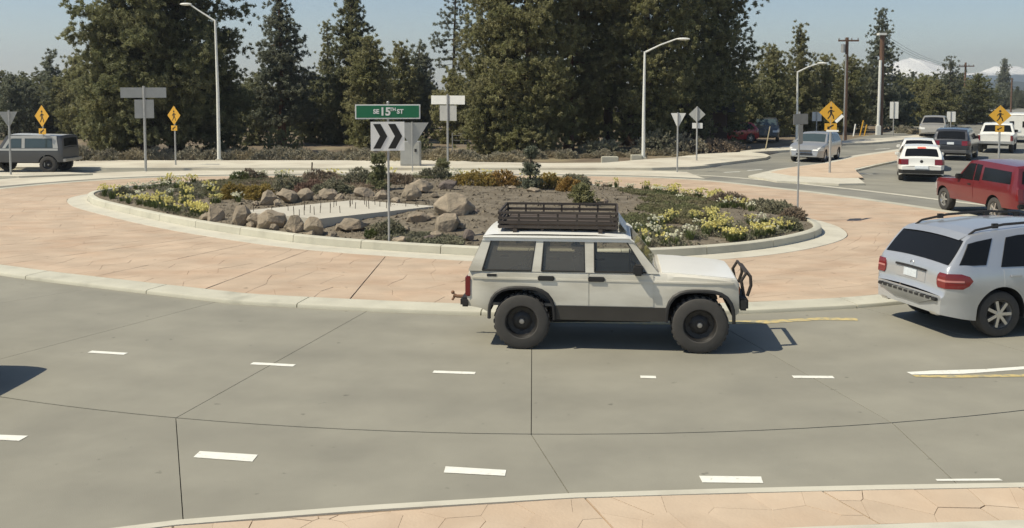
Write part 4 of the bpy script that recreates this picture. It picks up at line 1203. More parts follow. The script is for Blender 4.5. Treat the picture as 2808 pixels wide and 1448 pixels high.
    def topband(s, xa, xb, frac, name, m, parent, off=.008, k=6, kind='wind'):
        """patch on the top surface between x = xa and xb (windscreen, hood panel)"""
        P = []
        for x in np.linspace(xa, xb, k):
            z = s.zt(x); w = (s.hw(x, z)-.025)*frac
            e = .01; nx, nz = -(s.zt(x+e)-s.zt(x-e)), 2*e; L = math.hypot(nx, nz)
            P.append([(x+nx/L*off, w*t, z+nz/L*off+s.crown*(1-(t*frac)**2)) for t in np.linspace(-1, 1, 9)])
        mb = MB(); mb.grid(P)
        ed = P[0] + [r[-1] for r in P[1:]] + P[-1][-2::-1] + [r[0] for r in P[-2::-1]]
        mb.grid([ed, [(p[0], p[1], p[2]-.02) for p in ed]])
        return mb.build(name, m, parent, smooth=40)

TYRES = {}
def add_wheel(parent, x, y, r, w, style='alloy', steer=0.0):
    key = (round(r, 3), round(w, 3), style)
    if key not in TYRES:
        t = MB()
        ri = r*.60 if style != 'offroad' else r*.56
        t.lathe([(ri, -w*.42), (ri+.02, -w*.5), (r*.86, -w*.52), (r*.96, -w*.46), (r, -w*.34), (r, w*.34), (r*.96, w*.46), (r*.86, w*.52), (ri+.02, w*.5), (ri, w*.42), (ri-.005, 0), (ri, -w*.42)], 32)
        if style == 'offroad':
            for k in range(26):
                a = 2*math.pi*k/26; c, s_ = math.cos(a), math.sin(a)
                for sg in (-1, 1):
                    q = MB(Matrix.Rotation(-a, 4, 'Y')); q.box(r-.015, r+.010, sg*w*.12+(-.02), sg*w*.42+.01, -.026, .026)
                    t.v += []; n0 = len(t.v); t.v += q.v; t.f += [tuple(i+n0 for i in f) for f in q.f]
        tm = t.mesh('tyre', K['rubber'], 40)
        b = MB()
        if style == 'alloy' or style == 'spoke':
            b.lathe([(ri, -w*.44), (ri*.97, -w*.36), (ri*.9, -w*.2), (ri*.86, 0)], 28)
            ns = 5 if style == 'alloy' else 7
            for k in range(ns):
                q = MB(Matrix.Rotation(2*math.pi*k/ns, 4, 'Y'))
                q.box(ri*.12, ri*.97, -w*.43, -w*.30, -ri*.11, ri*.11)
                n0 = len(b.v); b.v += q.v; b.f += [tuple(i+n0 for i in f) for f in q.f]
            b.lathe([(.001, -w*.46), (ri*.22, -w*.45), (ri*.26, -w*.28)], 16)
            rm = b.mesh('rim', K['chrome'], 40)
            d = MB(); d.lathe([(.001, -w*.12), (ri*.93, -w*.12)], 20)
            dm = d.mesh('brake_disc', K['darkrim'], 0)
        else:
            b.lathe([(ri+.004, -w*.46), (ri*.95, -w*.38), (ri*.90, -w*.16), (ri*.62, -w*.10), (ri*.42, -w*.2), (ri*.3, -w*.22), (.001, -w*.22)], 28)
            for k in range(8):
                q = MB(Matrix.Rotation(2*math.pi*k/8, 4, 'Y')); q.lathe([(.03, -.006), (.03, .006)], 8, 'y', (ri*.74, -w*.13, 0))
                n0 = len(b.v); b.v += q.v; b.f += [tuple(i+n0 for i in f) for f in q.f]
            rm = b.mesh('rim', K['darkrim'], 40)
            d = MB(); d.lathe([(.001, -w*.34), (ri*.15, -w*.33), (ri*.2, -w*.2)], 14)
            dm = d.mesh('hub', K['hub'], 40)
        TYRES[key] = (tm, rm, dm)
    sd = -1 if y < 0 else 1
    h = empty('wheel', (x, y, r), (0 if sd < 0 else math.pi) + steer, parent=parent)
    for nm, me in zip(('tyre', 'rim', 'hub'), TYRES[key]): link(nm, me, h)
    return h

def wheels(root, sh, r, w, style, inset_=.02, steer=0):
    for i, a in enumerate(sh.axles):
        for sd in (-1, 1):
            add_wheel(root, a, sd*(sh.W/2 - w/2 - inset_), r, w, style, steer if i == 1 else 0)

def mirror(root, x, y, z, m, sd, s=1.0):
    b = MB(); b.rbox(x-.07*s, x+.07*s, sd*(y+.05)-.0-.09*s, sd*(y+.05)+.09*s, z-.07*s, z+.08*s, .025)
    b.tube([(x, sd*(y-.04), z-.05), (x, sd*(y+.05), z-.02)], .022, 6)
    b.build('wing_mirror', m, root)

# ---------------------------------------------------------------- the white off-road jeep in the middle
def build_jeep():
    white = M('chalky_white_paint', (.74, .705, .60), .42, 0, var=.08, scale=2, coat=.25, col2=(.40, .365, .285), scale2=2.0, lo=.38, hi=.70, stretch=(.45, 1, 1.6))
    clean = M('clean_white_paint', (.82, .81, .75), .4, 0, var=.04, scale=2, coat=.3)
    root = empty('off_road_car', (1.51, 15.22, 0), rad(-5.7), 'dirty white boxy off-road wagon with black roof rack and big tyres', 'car')
    sh = Shell(1.74, [(-2.10,.70),(-2.105,.74),(-2.095,1.05),(-2.07,1.13),(-2.0,1.15),(.66,1.15),(.72,1.145),(1.0,1.135),(1.4,1.105),(1.74,1.075),(1.815,1.06),(1.835,1.02),(1.85,.66)],
               [(-2.15,.62),(-1.9,.60),(-1.75,.52),(-1.70,.47),(1.70,.47),(1.86,.60)], (-1.288, 1.288), .47, .43, 1.15, .16, .05, .06, .30, crown=.02, tuck=.10, bulge=.012, arch_n=3.0)
    sh.body(white, root, openx=(-2.0, .66), step=.12)
    Z0, Z1 = 1.145, 1.60
    # greenhouse posts and rails
    for sd in (-1, 1):
        def post(xb0, xb1, xt0, xt1, z0=Z0, z1=Z1, th=.05):
            P = []; mb = MB()
            for u in np.linspace(0, 1, 4):
                z = z0+(z1-z0)*u; xa, xb = xb0+(xt0-xb0)*u, xb1+(xt1-xb1)*u
                y = sh.hw(max(-1.6, min(.9, (xa+xb)/2)), z)
                P.append([(xa, sd*y, z), (xb, sd*y, z), (xb, sd*(y-th), z), (xa, sd*(y-th), z), (xa, sd*y, z)])
            mb.grid(P); mb.build('window_pillar', white, root, smooth=30)
        post(-2.075, -1.87, -1.87, -1.745)
        post(-1.15, -1.0, -1.085, -.97)
        post(-.37, -.227, -.38, -.237)
        post(.52, .70, .235, .325)
        # gutter rail along the roof edge
        r = MB()
        yr = sh.hw(-.8, 1.60)
        r.plate([(-1.885,1.585),(-1.83,1.66),(.24,1.665),(.345,1.585)], sd*(yr-.05), sd*(yr+.012))
        r.tube([(-1.86,sd*(yr+.014),1.64),(.27,sd*(yr+.014),1.645),(.34,sd*(yr+.012),1.59)], .014, 6)
        r.build('roof_rail', clean, root)
        # panes
        for nm, q in (('quarter_window', (-1.87,-1.15,-1.745,-1.085)), ('rear_door_window', (-1.0,-.37,-.97,-.38)), ('front_door_window', (-.227,.52,-.237,.235))):
            P = []
            for u in np.linspace(0, 1, 4):
                z = Z0+(Z1-Z0)*u
                a, b = q[0]+(q[2]-q[0])*u, q[1]+(q[3]-q[1])*u
                y = sh.hw(-.5, z)-.022
                P.append([(a, sd*y, z), ((a+b)/2, sd*y, z), (b, sd*y, z)])
            g_ = MB(); g_.grid(P); g_.build(nm, K['jglassf'] if nm.startswith('front') else K['jglass'], root, smooth=0)
            fr = MB()
            yb, yt = sh.hw(-.5, Z0)-.008, sh.hw(-.5, Z1)-.008
            fr.tube([(q[0], sd*yb, Z0+.012), (q[1], sd*yb, Z0+.012), (q[3], sd*yt, Z1-.01), (q[2], sd*yt, Z1-.01), (q[0], sd*yb, Z0+.012)], .014, 5, False)
            fr.build('window_seal', K['black'], root)
    # roof
    rf = MB(); P = []
    for x, dz in ((-1.88,-.05),(-1.84,-.005),(-1.7,.01),(-1.0,.02),(-.2,.015),(.2,-.005),(.30,-.05)):
        w = sh.hw(-.8, 1.6)-.03
        P.append([(x, w*t, 1.665+dz+.035*(1-t*t)) for t in (-1,-.8,-.4,0,.4,.8,1)])
    rf.grid(P); rf.grid([[(p[0],p[1],p[2]-.04) for p in r] for r in P], True); rf.build('roof', clean, root)
    # windscreen and tailgate glass
    w = MB(); w.grid([[(.70-.375*u, t*(sh.hw(0,1.15+.45*u)-.09), 1.15+.455*u) for t in (-1,-.5,0,.5,1)] for u in (0,.5,1)]); w.build('windscreen', K['jglassf'], root)
    w = MB(); w.grid([[(-2.07+.20*u, t*(sh.hw(-1,1.15+.45*u)-.16), 1.16+.43*u) for t in (-1,0,1)] for u in (0,1)]); w.build('tailgate_window', K['jglass'], root)
    for sd in (-1, 1):
        w = MB(); w.grid([[(-2.075+.20*u, sd*(sh.hw(-1,1.15+.45*u)-k), 1.15+.45*u) for k in (.0,.16)] for u in (0,1)])
        w.build('tailgate_frame', white, root)
    # doors, hood, claddings
    def arch(x, z): 
        for a in sh.axles:
            d = abs(x-a)
            if d < .50: z = max(z, .43+.50*max(0, 1-(d/.50)**3)**(1/3))
        return z
    sh.patch([(x, arch(x,.665), x, 1.125) for x in np.linspace(-1.03,-.315,12)], 'rear_door', white, root, off=.007, rim=.012)
    sh.patch([(x, arch(x,.665), x, 1.125) for x in np.linspace(-.295,.62,12)], 'front_door', white, root, off=.007, rim=.012)
    sh.patch([(x, 1.02-.005*x, x, 1.045-.005*x) for x in np.linspace(-2.02,1.76,24)], 'side_moulding', white, root, off=.014, nz=3)
    sh.patch([(x, .45, x, .655) for x in np.linspace(-.80,.80,14)], 'rocker_panel', M('dusty_black_sill', (.050,.045,.037), .8), root, off=.012, nz=4)
    sh.topband(.74, 1.79, .93, 'hood', clean, root, off=.012, k=9)
    for sd in (-1, 1):
        for a in sh.axles:
            f_ = MB(); P = []
            for t in np.linspace(rad(2), rad(178), 17):
                c, s_ = math.cos(t), math.sin(t)
                q_ = (abs(c)**3+abs(s_)**3)**(-1/3); c, s_ = c*q_, s_*q_
                y = sh.hw(a, .8)
                P.append([(a+.455*c, sd*(y-.01), .43+.455*s_), (a+.46*c, sd*(y+.035), .43+.46*s_), (a+.485*c, sd*(y+.035), .43+.485*s_), (a+.505*c, sd*(y+.008), .43+.505*s_), (a+.50*c, sd*(y-.02), .43+.50*s_)])
            f_.grid(P); f_.build('fender_flare', K['black'], root)
        for x in (-.93, -.20):
            h = MB(); yh = sh.hw(x, 1.06)
            h.rbox(x-.12, x+.12, min(sd*yh, sd*(yh+.035)), max(sd*yh, sd*(yh+.035)), 1.02, 1.09, .012); h.build('door_handle', K['black'], root)
        mirror(root, .40, sh.hw(.4, 1.2), 1.20, K['black'], sd, 1.0)
        t = MB(); t.rbox(-2.125,-2.03, min(sd*.70,sd*.865), max(sd*.70,sd*.865), .76, 1.06, .02); t.build('tail_light', K['redlens'], root)
        t = MB(); t.rbox(1.80,1.86, min(sd*.50,sd*.72), max(sd*.50,sd*.72), .82, 1.0, .02); t.build('headlight', K['lens'], root)
        t = MB(); t.rbox(1.78,1.85, min(sd*.73,sd*.82), max(sd*.73,sd*.82), .84, .98, .02); t.build('turn_signal', K['amber'], root)
        b = MB(); yb = sh.hw(-1.7, 1.09)
        b.box(-1.80,-1.66, min(sd*yb,sd*(yb+.008)), max(sd*yb,sd*(yb+.008)), 1.068, 1.105); b.build('badge', K['black'], root)
    gr = MB()
    for k in range(8): gr.box(1.845,1.868, -.42+k*.11, -.37+k*.11, .82, 1.0)
    gr.build('grille', K['black'], root)
    bp = MB(); bp.rbox(-2.20,-2.06,-.86,.86,.60,.74,.03); bp.build('rear_bumper', K['black'], root)
    bp = MB(); bp.tube([(-2.15,-.1,.60),(-2.36,-.1,.60),(-2.42,-.1,.62)], .028, 8); bp.ball((-2.43,-.1,.66), .03,.03,.03, 8, 6); bp.tube([(-2.40,-.1,.60),(-2.44,-.1,.54)], .018, 6); bp.build('tow_hitch', M('rusty_hitch', (.22,.12,.07), .8), root)
    bp = MB(); bp.rbox(1.84,1.98,-.82,.82,.62,.80,.03); bp.build('front_bumper', K['black'], root)
    bb = MB()
    for y in (-.52, .52):
        bb.tube([(1.95,y,.78),(1.91,y,1.00),(1.98,y,1.12),(2.04,y,1.07),(2.05,y,.94),(2.0,y,.78)], .024, 8)
    bb.tube([(2.04,-.52,1.065),(2.04,.52,1.065)], .024, 8); bb.tube([(1.98,-.52,1.115),(1.98,.52,1.115)], .02, 8)
    bb.build('bull_bar', M('rusty_black_bar', (.045,.036,.030), .6, .2), root)
    # chassis bits
    c = MB(); c.box(-1.6,1.6,-.5,.5,.38,.50)
    for a in sh.axles: c.tube([(a,-.72,.41),(a,.72,.41)], .05, 8); c.ball((a,.1,.41), .14,.14,.14, 10, 8)
    c.tube([(-1.2,-.55,.36),(.6,-.55,.40)], .035, 6); c.build('chassis', K['under'], root)
    wheels(root, sh, .405, .27, 'offroad', -.045)
    # cabin
    f_ = MB(); f_.box(-2.0,.72,-.78,.78,.62,.66); f_.box(.40,.70,-.76,.76,.66,1.16); f_.build('cabin_floor', K['cabin'], root)
    for y in (-.38, .38):
        s_ = MB(); s_.rbox(-.35,.12,y-.24,y+.24,.66,.88,.05)
        M_ = Matrix.Translation((-.38,y,.86)) @ Matrix.Rotation(rad(-14), 4, 'Y')
        q = MB(M_); q.rbox(-.07,.07,-.24,.24,0,.52,.05); q.rbox(-.05,.05,-.13,.13,.54,.70,.04)
        n0 = len(s_.v); s_.v += q.v; s_.f += [tuple(i+n0 for i in f) for f in q.f]
        s_.build('front_seat', K['seat'], root)
    s_ = MB(); s_.rbox(-1.25,-.80,-.66,.66,.66,.86,.05); s_.rbox(-1.34,-1.18,-.66,.66,.80,1.22,.05); s_.build('rear_seat', K['seat'], root)
    st = MB(); st.lathe([(.17,-.012),(.19,0),(.17,.012),(.155,0),(.17,-.012)], 18, 'x', (.30,.38,1.12)); st.tube([(.30,.38,1.12),(.45,.38,1.02)], .02, 6); st.build('steering_wheel', K['black'], root)
    # roof rack: two stacked side rails, floor slats, wind deflector
    rackm = M('worn_rack_steel', (.060,.048,.040), .7, .1, var=.25, scale=5)
    rk = MB()
    x0, x1, yw = -1.66, .10, .60
    for sd in (-1, 1):
        for z in (1.765, 1.83, 1.895):
            rk.box(x0, x1, sd*yw-.012, sd*yw+.012, z-.019, z+.019)
        rk.box(x0, x1, sd*yw-.016, sd*yw+.016, 1.96, 1.995)
        for x in np.linspace(x0+.02, x1-.02, 7): rk.box(x-.014, x+.014, sd*(yw-.002)-.010, sd*(yw-.002)+.010, 1.74, 1.97)
    for x in (x0, x1):
        for z in (1.765, 1.83, 1.895, 1.97): rk.box(x-.012, x+.012, -yw, yw, z-.018, z+.018)
    for y in np.linspace(-.5, .5, 8): rk.box(x0, x1, y-.022, y+.022, 1.735, 1.75)
    for x in np.linspace(x0+.2, x1-.2, 4): rk.box(x-.02, x+.02, -yw, yw, 1.715, 1.735)
    for x in (x0+.25, x1-.25):
        for sd in (-1, 1): rk.box(x-.03, x+.03, sd*(yw+.03)-.03, sd*(yw+.03)+.03, 1.655, 1.74)
    rk.build('roof_rack', rackm, root, smooth=0)
    ld = MB(); ld.rbox(x0+.05, x1-.05, -.54, .54, 1.752, 1.80, .02)
    for k in range(5): ld.rbox(x0+.08, x1-.1, -.5+k*.21, -.5+k*.21+.17, 1.802, 1.845, .012)
    ld.build('rack_decking', M('dark_weathered_planks', (.085,.066,.052), .9, var=.25, scale=3, stretch=(.5,8,8)), root)
    df = MB(); df.grid([[(.12+.12*u, t*.58, 1.86-.16*u) for t in (-1,0,1)] for u in (0,1)]); df.grid([[(.12+.12*u, t*.58, 1.85-.16*u) for t in (-1,0,1)] for u in (0,1)], True); df.build('wind_deflector', K['polesteel'], root)
    return root
jeep = build_jeep()

# ---------------------------------------------------------------- silver luxury SUV at the right edge
def build_silver_suv():
    silver = paintmat('silver_suv_paint', (.51, .525, .535), .30, .5, coat=.6)
    root = empty('suv', (8.66, 16.42, 0), rad(14), 'large silver rounded SUV with dark rear glass, cut off by the right edge', 'car')
    top = [(-2.40,.44),(-2.425,.55),(-2.42,.66),(-2.375,.72),(-2.36,.78),(-2.345,1.02),(-2.31,1.13),(-2.25,1.19),(-1.96,1.57),(-1.87,1.625),(-1.6,1.68),(-.9,1.735),(-.2,1.735),(.3,1.70),(.55,1.63),(1.28,1.16),(1.36,1.12),(1.8,1.07),(2.15,.97),(2.29,.86),(2.35,.68),(2.36,.50)]
    sh = Shell(1.92, top, [(-2.45,.40),(-2.1,.33),(-1.9,.30),(1.9,.30),(2.4,.36)], (-1.45, 1.45), .435, .40, 1.10, .34, .17, .22, .5, crown=.035, tuck=.22, bulge=.03)
    sh.body(silver, root, step=.07)
    # lower tail: black step pad, grey diffuser
    sh.endpatch([.45,.50,.56,.62], lambda z: (-.30-(z-.45)*2.4, .30+(z-.45)*2.4), 'lower_bumper', M('grey_bumper_trim', (.20,.20,.185), .5), root, off=.022)
    st = MB()
    for k in range(11):
        st.rbox(-2.452, -2.40, -.74+k*.136, -.74+k*.136+.112, .60, .655, .01)
    st.build('step_pad', K['black'], root)
    # gate: glass, seam, plate recess, chrome strip
    fy = lambda z: (-(sh.hw(sh.xr(z), z)-.075), sh.hw(sh.xr(z), z)-.075)
    sh.endpatch(np.linspace(1.18, 1.555, 8), fy, 'rear_window', K['glass'], root, off=.012)
    sh.patch([(-2.16,1.20,-1.96,1.52),(-1.95,1.19,-1.80,1.555),(-1.72,1.19,-1.52,1.595)], 'quarter_window', K['glass'], root, off=.008)
    sh.patch([(-1.46,1.15,-1.27,1.60),(-1.1,1.145,-1.05,1.63),(-.60,1.14,-.60,1.65)], 'rear_door_window', K['glass'], root, off=.008)
    sh.patch([(-.52,1.14,-.52,1.65),(.1,1.135,.05,1.645),(.95,1.13,.42,1.59)], 'front_door_window', K['glass'], root, off=.008)
    sh.topband(.60, 1.25, .90, 'windscreen', K['glass'], root)
    sh.wrap([.82,.87,.95,1.02,1.06], [.68,.65,.64,.66,.69], [-2.14,-2.05,-1.98,-2.03,-2.15], 'tail_light', K['redlens'], root, off=.014)
    sh.wrap([.925,.955], [.67,.67], [-2.12,-2.12], 'reversing_lens', M('pale_red_lens', (.50,.20,.18), .2), root, off=.018, rim=.01)
    sh.endpatch([.80,.86,.92,.965], (-.36,.36), 'plate_recess', silver, root, off=.006)
    sh.endpatch([.835,.90,.965], (-.16,.16), 'licence_plate', K['plate'], root, off=.02)
    sh.endpatch([.985,1.02], (-.38,.38), 'grip_strip', K['black'], root, off=.026)
    em = MB(); em.lathe([(.045,-.006),(.052,0),(.045,.006),(.04,0),(.045,-.006)], 18, 'x', (-2.335,0,1.09))
    em.build('round_badge', K['chrome'], root)
    # door seams as thin raised panels
    def za(x, z):
        for a in sh.axles:
            d = abs(x-a)
            if d < .47: z = max(z, .40+math.sqrt(max(0,.47**2-d*d)))
        return z
    sh.patch([(x, za(x,.40), x, 1.115) for x in np.linspace(-1.42,-.56,12)], 'rear_door', silver, root, off=.006, rim=.01)
    sh.patch([(x, .40, x, 1.11) for x in np.linspace(-.54,.80,12)], 'front_door', silver, root, off=.006, rim=.01)
    sh.patch([(x, .585, x, .625) for x in np.linspace(-.95,.80,14)], 'side_moulding', silver, root, off=.020, nz=3)
    for sd in (-1, 1):
        for x in (-1.22, -.34):
            h = MB(); yh = sh.hw(x, .99); h.rbox(x-.1, x+.1, min(sd*yh, sd*(yh+.04)), max(sd*yh, sd*(yh+.04)), .985, 1.02, .01); h.build('door_handle', silver, root)
        rr = MB(); y = sh.hw(-.6, 1.7)-.11
        rr.tube([(-1.82,sd*y,1.64),(-1.70,sd*y,1.71),(-1.2,sd*(y+.01),1.79),(-.4,sd*(y+.01),1.825),(.2,sd*y,1.785),(.36,sd*y,1.72)], [.016,.02,.022,.022,.02,.014], 8)
        for x, z in ((-1.35,1.76),(-.45,1.78),(.15,1.75)): rr.box(x-.05, x+.05, sd*y-.018, sd*y+.018, z-.03, z+.05)
        rr.build('roof_rail', K['black'], root)
        mirror(root, .82, sh.hw(.8, 1.15), 1.17, silver, sd)
        ex = MB(); ex.rbox(-2.40,-2.2,sd*.62-.10,sd*.62+.10,.36,.43,.02); ex.build('exhaust_tip', K['chrome'], root)
    hl = sh.wrap([.72,.80,.90], .55, 1.95, 'headlight', K['lens'], root, end='front')
    sp = MB(); sp.grid([[(-1.93+.10*u, t*(sh.hw(-1.85,1.66)-.10), 1.605+.05*u+.03*(1-t*t)) for t in np.linspace(-1,1,9)] for u in (-.8,0,.8)]); sp.build('roof_spoiler', silver, root)
    wheels(root, sh, .375, .255, 'spoke', .015)
    root.scale = (1, 1, .95)
    return root
suv = build_silver_suv()

# ---------------------------------------------------------------- other traffic
def common(sh, root, paint, glass, sidewin, wind, wr, ww, style, tails=None, heads=None, rearwin=None, plate=True, mirrors=None, steer=0):
    sh.body(paint, root, step=.12, nrow=8)
    for nm, cols in sidewin: sh.patch(cols, nm, glass, root, off=.008, nz=4)
    sh.topband(wind[0], wind[1], .88, 'windscreen', glass, root)
    if rearwin: sh.endpatch(np.linspace(rearwin[0], rearwin[1], 5), lambda z: (-(sh.hw(sh.xr(z), z)-.14), sh.hw(sh.xr(z), z)-.14), 'rear_window', glass, root, off=.012)
    if tails: sh.wrap(list(np.linspace(tails[0], tails[1], 4)), tails[2], sh.x0+tails[3], 'tail_light', K['redlens'], root)
    if heads: sh.wrap(list(np.linspace(heads[0], heads[1], 4)), heads[2], sh.x1-heads[3], 'headlight', K['lens'], root, end='front')
    if mirrors:
        for sd in (-1, 1): mirror(root, mirrors[0], sh.hw(mirrors[0], mirrors[1]), mirrors[1], K['black'] if len(mirrors) < 3 else paint, sd)
    wheels(root, sh, wr, ww, style, .01, steer)

# dark red pickup with a matching canopy
red = paintmat('dark_red_paint', (.17, .018, .022), .30, .2, coat=.7)
root = empty('pickup_truck', (14.56, 30.0, 0), rad(94), 'dark red pickup with a red bed canopy, cut off by the right edge', 'truck')
sh = Shell(1.76, [(-2.52,.50),(-2.54,.60),(-2.52,.66),(-2.48,1.06),(-2.44,1.12),(-2.34,1.60),(-2.26,1.66),(-.55,1.70),(-.2,1.70),(.12,1.66),(.72,1.10),(.80,1.07),(1.7,1.02),(2.05,.96),(2.16,.86),(2.2,.62),(2.2,.52)],
           [(-2.55,.50),(-2.3,.48),(2.1,.42),(2.25,.5)], (-1.42, 1.46), .42, .37, 1.06, .22, .10, .16, .4, crown=.04)
common(sh, root, red, K['glass'], [('canopy_window', [(-2.20,1.16,-2.14,1.50),(-1.4,1.16,-1.4,1.52),(-.74,1.16,-.74,1.53)]), ('cab_rear_window', [(-.60,1.12,-.60,1.58),(-.30,1.12,-.30,1.60)]),
       ('cab_window', [(-.24,1.11,-.24,1.60),(.1,1.11,.05,1.59),(.56,1.11,.14,1.55)])], (.20,.68), .36, .24, 'alloy', (.72,1.04,.66,.06), (.66,.84,.5,.3), (1.18,1.52), mirrors=(.50,1.16))
b = MB(); b.rbox(-2.62,-2.48,-.82,.82,.50,.64,.03); b.build('rear_bumper', K['under'], root)
b = MB(); b.plate([(-.665,1.05),(-.66,1.66),(-.635,1.66),(-.64,1.05)], .80, -.80)
for sd in (-1, 1):
    y = sh.hw(-.65, 1.1)
    q = MB(); q.box(-.66,-.645, min(sd*(y-.02),sd*(y+.008)), max(sd*(y-.02),sd*(y+.008)), .55, 1.08); q.build('cab_gap', K['under'], root, smooth=0)
    for x in (.0,):
        h = MB(); yh = sh.hw(x, .98); h.rbox(x-.18, x-.02, min(sd*yh, sd*(yh+.03)), max(sd*yh, sd*(yh+.03)), .96, 1.0, .01); h.build('door_handle', K['black'], root)
sh.patch([(x, .55, x, 1.04) for x in np.linspace(-.30,.62,8)], 'cab_door', red, root, off=.006, rim=.01)
sh.endpatch([.72,.80,.86], (-.16,.16), 'licence_plate', K['plate'], root, off=.02)

# white hatchback seen from behind
white2 = paintmat('white_car_paint', (.78, .77, .71), .3, 0)
root = empty('hatchback', (17.5, 42.9, 0), rad(70), 'small white hatchback seen from behind, braking on the right road', 'car')
sh = Shell(1.74, [(-2.05,.36),(-2.08,.50),(-2.06,.62),(-2.0,.70),(-1.97,.95),(-1.90,1.02),(-1.55,1.36),(-1.42,1.42),(-.6,1.47),(.1,1.44),(.35,1.38),(1.02,.98),(1.1,.94),(1.7,.84),(1.95,.70),(2.02,.50),(2.02,.36)],
           [(-2.1,.34),(-1.8,.26),(1.8,.22),(2.1,.3)], (-1.27, 1.27), .36, .31, .95, .42, .14, .2, .45, crown=.03)
common(sh, root, white2, K['glass'], [('rear_side_window', [(-1.62,1.0,-1.36,1.33),(-1.1,.98,-1.0,1.36),(-.45,.97,-.45,1.38)]), ('front_side_window', [(-.37,.97,-.37,1.38),(.2,.96,.1,1.36),(.78,.95,.28,1.32)])],
       (.40,.98), .31, .2, 'alloy', (.70,.93,.50,.34), (.58,.72,.5,.4), (1.03,1.33), mirrors=(.62,1.0,1))
sh.wrap([.34,.40,.46,.50], 0.0, -1.66, 'lower_bumper', K['black'], root, off=.014)
sh.endpatch([.52,.58,.63], (-.26,.26), 'licence_plate', K['plate'], root, off=.022)
b = MB(); b.rbox(-1.60,-1.52,-.16,.16,1.385,1.42,.01); b.build('brake_light', M('lit_brake_lamp', (.7,.1,.08), .3, emit=((1,.12,.06), 1.6)), root)
em = MB(); em.lathe([(.001,-.01),(.06,-.008),(.065,.01)], 14, 'x', (-1.99,0,.84)); em.build('round_badge', K['black'], root)

# second white car just ahead of it
root = empty('sedan', (19.75, 48.6, 0), rad(69), 'white car mostly hidden behind the white hatchback, only its roof showing', 'car')
sh2 = Shell(1.74, [(-2.15,.4),(-2.18,.55),(-2.14,.9),(-2.05,.95),(-1.55,1.0),(-1.0,1.38),(-.8,1.42),(0,1.44),(.3,1.39),(1.0,.98),(1.1,.95),(1.75,.86),(2.05,.7),(2.1,.45)],
           [(-2.2,.34),(-1.9,.26),(1.9,.22),(2.1,.3)], (-1.3, 1.32), .35, .31, .96, .42, .14, .2, .45, crown=.03)
common(sh2, root, white2, K['glass'], [('rear_side_window', [(-1.3,1.0,-.95,1.33),(-.5,.98,-.5,1.37)]), ('front_side_window', [(-.42,.97,-.42,1.37),(.2,.96,.1,1.36),(.78,.95,.28,1.32)])],
       (.36,.98), .31, .2, 'alloy', (.70,.90,.45,.2), (.58,.72,.5,.4), (1.02,1.36), mirrors=(.62,1.0,1))

# charcoal SUV
dark = paintmat('charcoal_paint', (.045, .048, .055), .3, .4, coat=.7)
root = empty('suv', (24.55, 55.3, 0), rad(59), 'charcoal SUV seen from behind, ahead of the white hatchback on the right road', 'car')
sh3 = Shell(1.90, [(-2.25,.42),(-2.29,.55),(-2.27,.70),(-2.22,1.05),(-2.15,1.12),(-1.95,1.55),(-1.82,1.64),(-1.0,1.70),(-.1,1.69),(.3,1.62),(1.0,1.14),(1.1,1.10),(1.8,1.02),(2.15,.88),(2.25,.6),(2.25,.45)],
           [(-2.3,.42),(-2,.34),(2,.32),(2.3,.4)], (-1.36, 1.36), .42, .37, 1.06, .3, .15, .2, .45, crown=.03)
SW3 = [('rear_side_window', [(-1.95,1.13,-1.72,1.52),(-1.2,1.11,-1.1,1.58),(-.5,1.10,-.5,1.60)]), ('front_side_window', [(-.42,1.10,-.42,1.60),(.2,1.09,.1,1.58),(.82,1.09,.32,1.52)])]
common(sh3, root, dark, K['glass'], SW3, (.36,.98), .36, .24, 'alloy', (.82,1.06,.55,.28), (.7,.9,.5,.4), (1.14,1.54), mirrors=(.66,1.16))
sh3.wrap([.42,.48,.54,.58], 0.0, -1.80, 'lower_bumper', M('grey_bumper', (.16,.16,.16), .5, .2), root, off=.014)
sh3.endpatch([.84,.90,.96], (-.17,.17), 'licence_plate', K['plate'], root, off=.02)

# silver estate coming towards us
silv = paintmat('silver_grey_paint', (.40, .40, .385), .3, .4)
root = empty('estate_car', (16.4, 54.0, 0), rad(238), 'silver car with its headlights towards the viewer, coming down the right road', 'car')
sh4 = Shell(1.78, [(-2.2,.42),(-2.24,.58),(-2.2,.95),(-2.1,1.02),(-1.85,1.38),(-1.7,1.44),(-.8,1.50),(-.1,1.49),(.25,1.42),(1.08,1.0),(1.18,.96),(1.85,.84),(2.12,.70),(2.2,.52),(2.2,.36)],
           [(-2.25,.36),(-1.9,.28),(1.9,.24),(2.25,.3)], (-1.33, 1.33), .36, .32, .98, .4, .14, .24, .45, crown=.03)
common(sh4, root, silv, K['glassl'], [('rear_side_window', [(-1.85,1.03,-1.6,1.36),(-1.1,1.01,-1.05,1.41),(-.45,1.0,-.45,1.42)]), ('front_side_window', [(-.37,1.0,-.37,1.42),(.25,.99,.1,1.4),(.85,.98,.3,1.34)])],
       (.30,1.04), .32, .21, 'alloy', (.75,.95,.5,.3), (.60,.78,.42,.42), (1.05,1.36), mirrors=(.66,1.02,1))
sh4.endpatch([.52,.57,.62], (-.36,.36), 'grille', K['black'], root, 'front', off=.015)
sh4.endpatch([.38,.42,.46], (-.42,.42), 'air_intake', K['black'], root, 'front', off=.02)

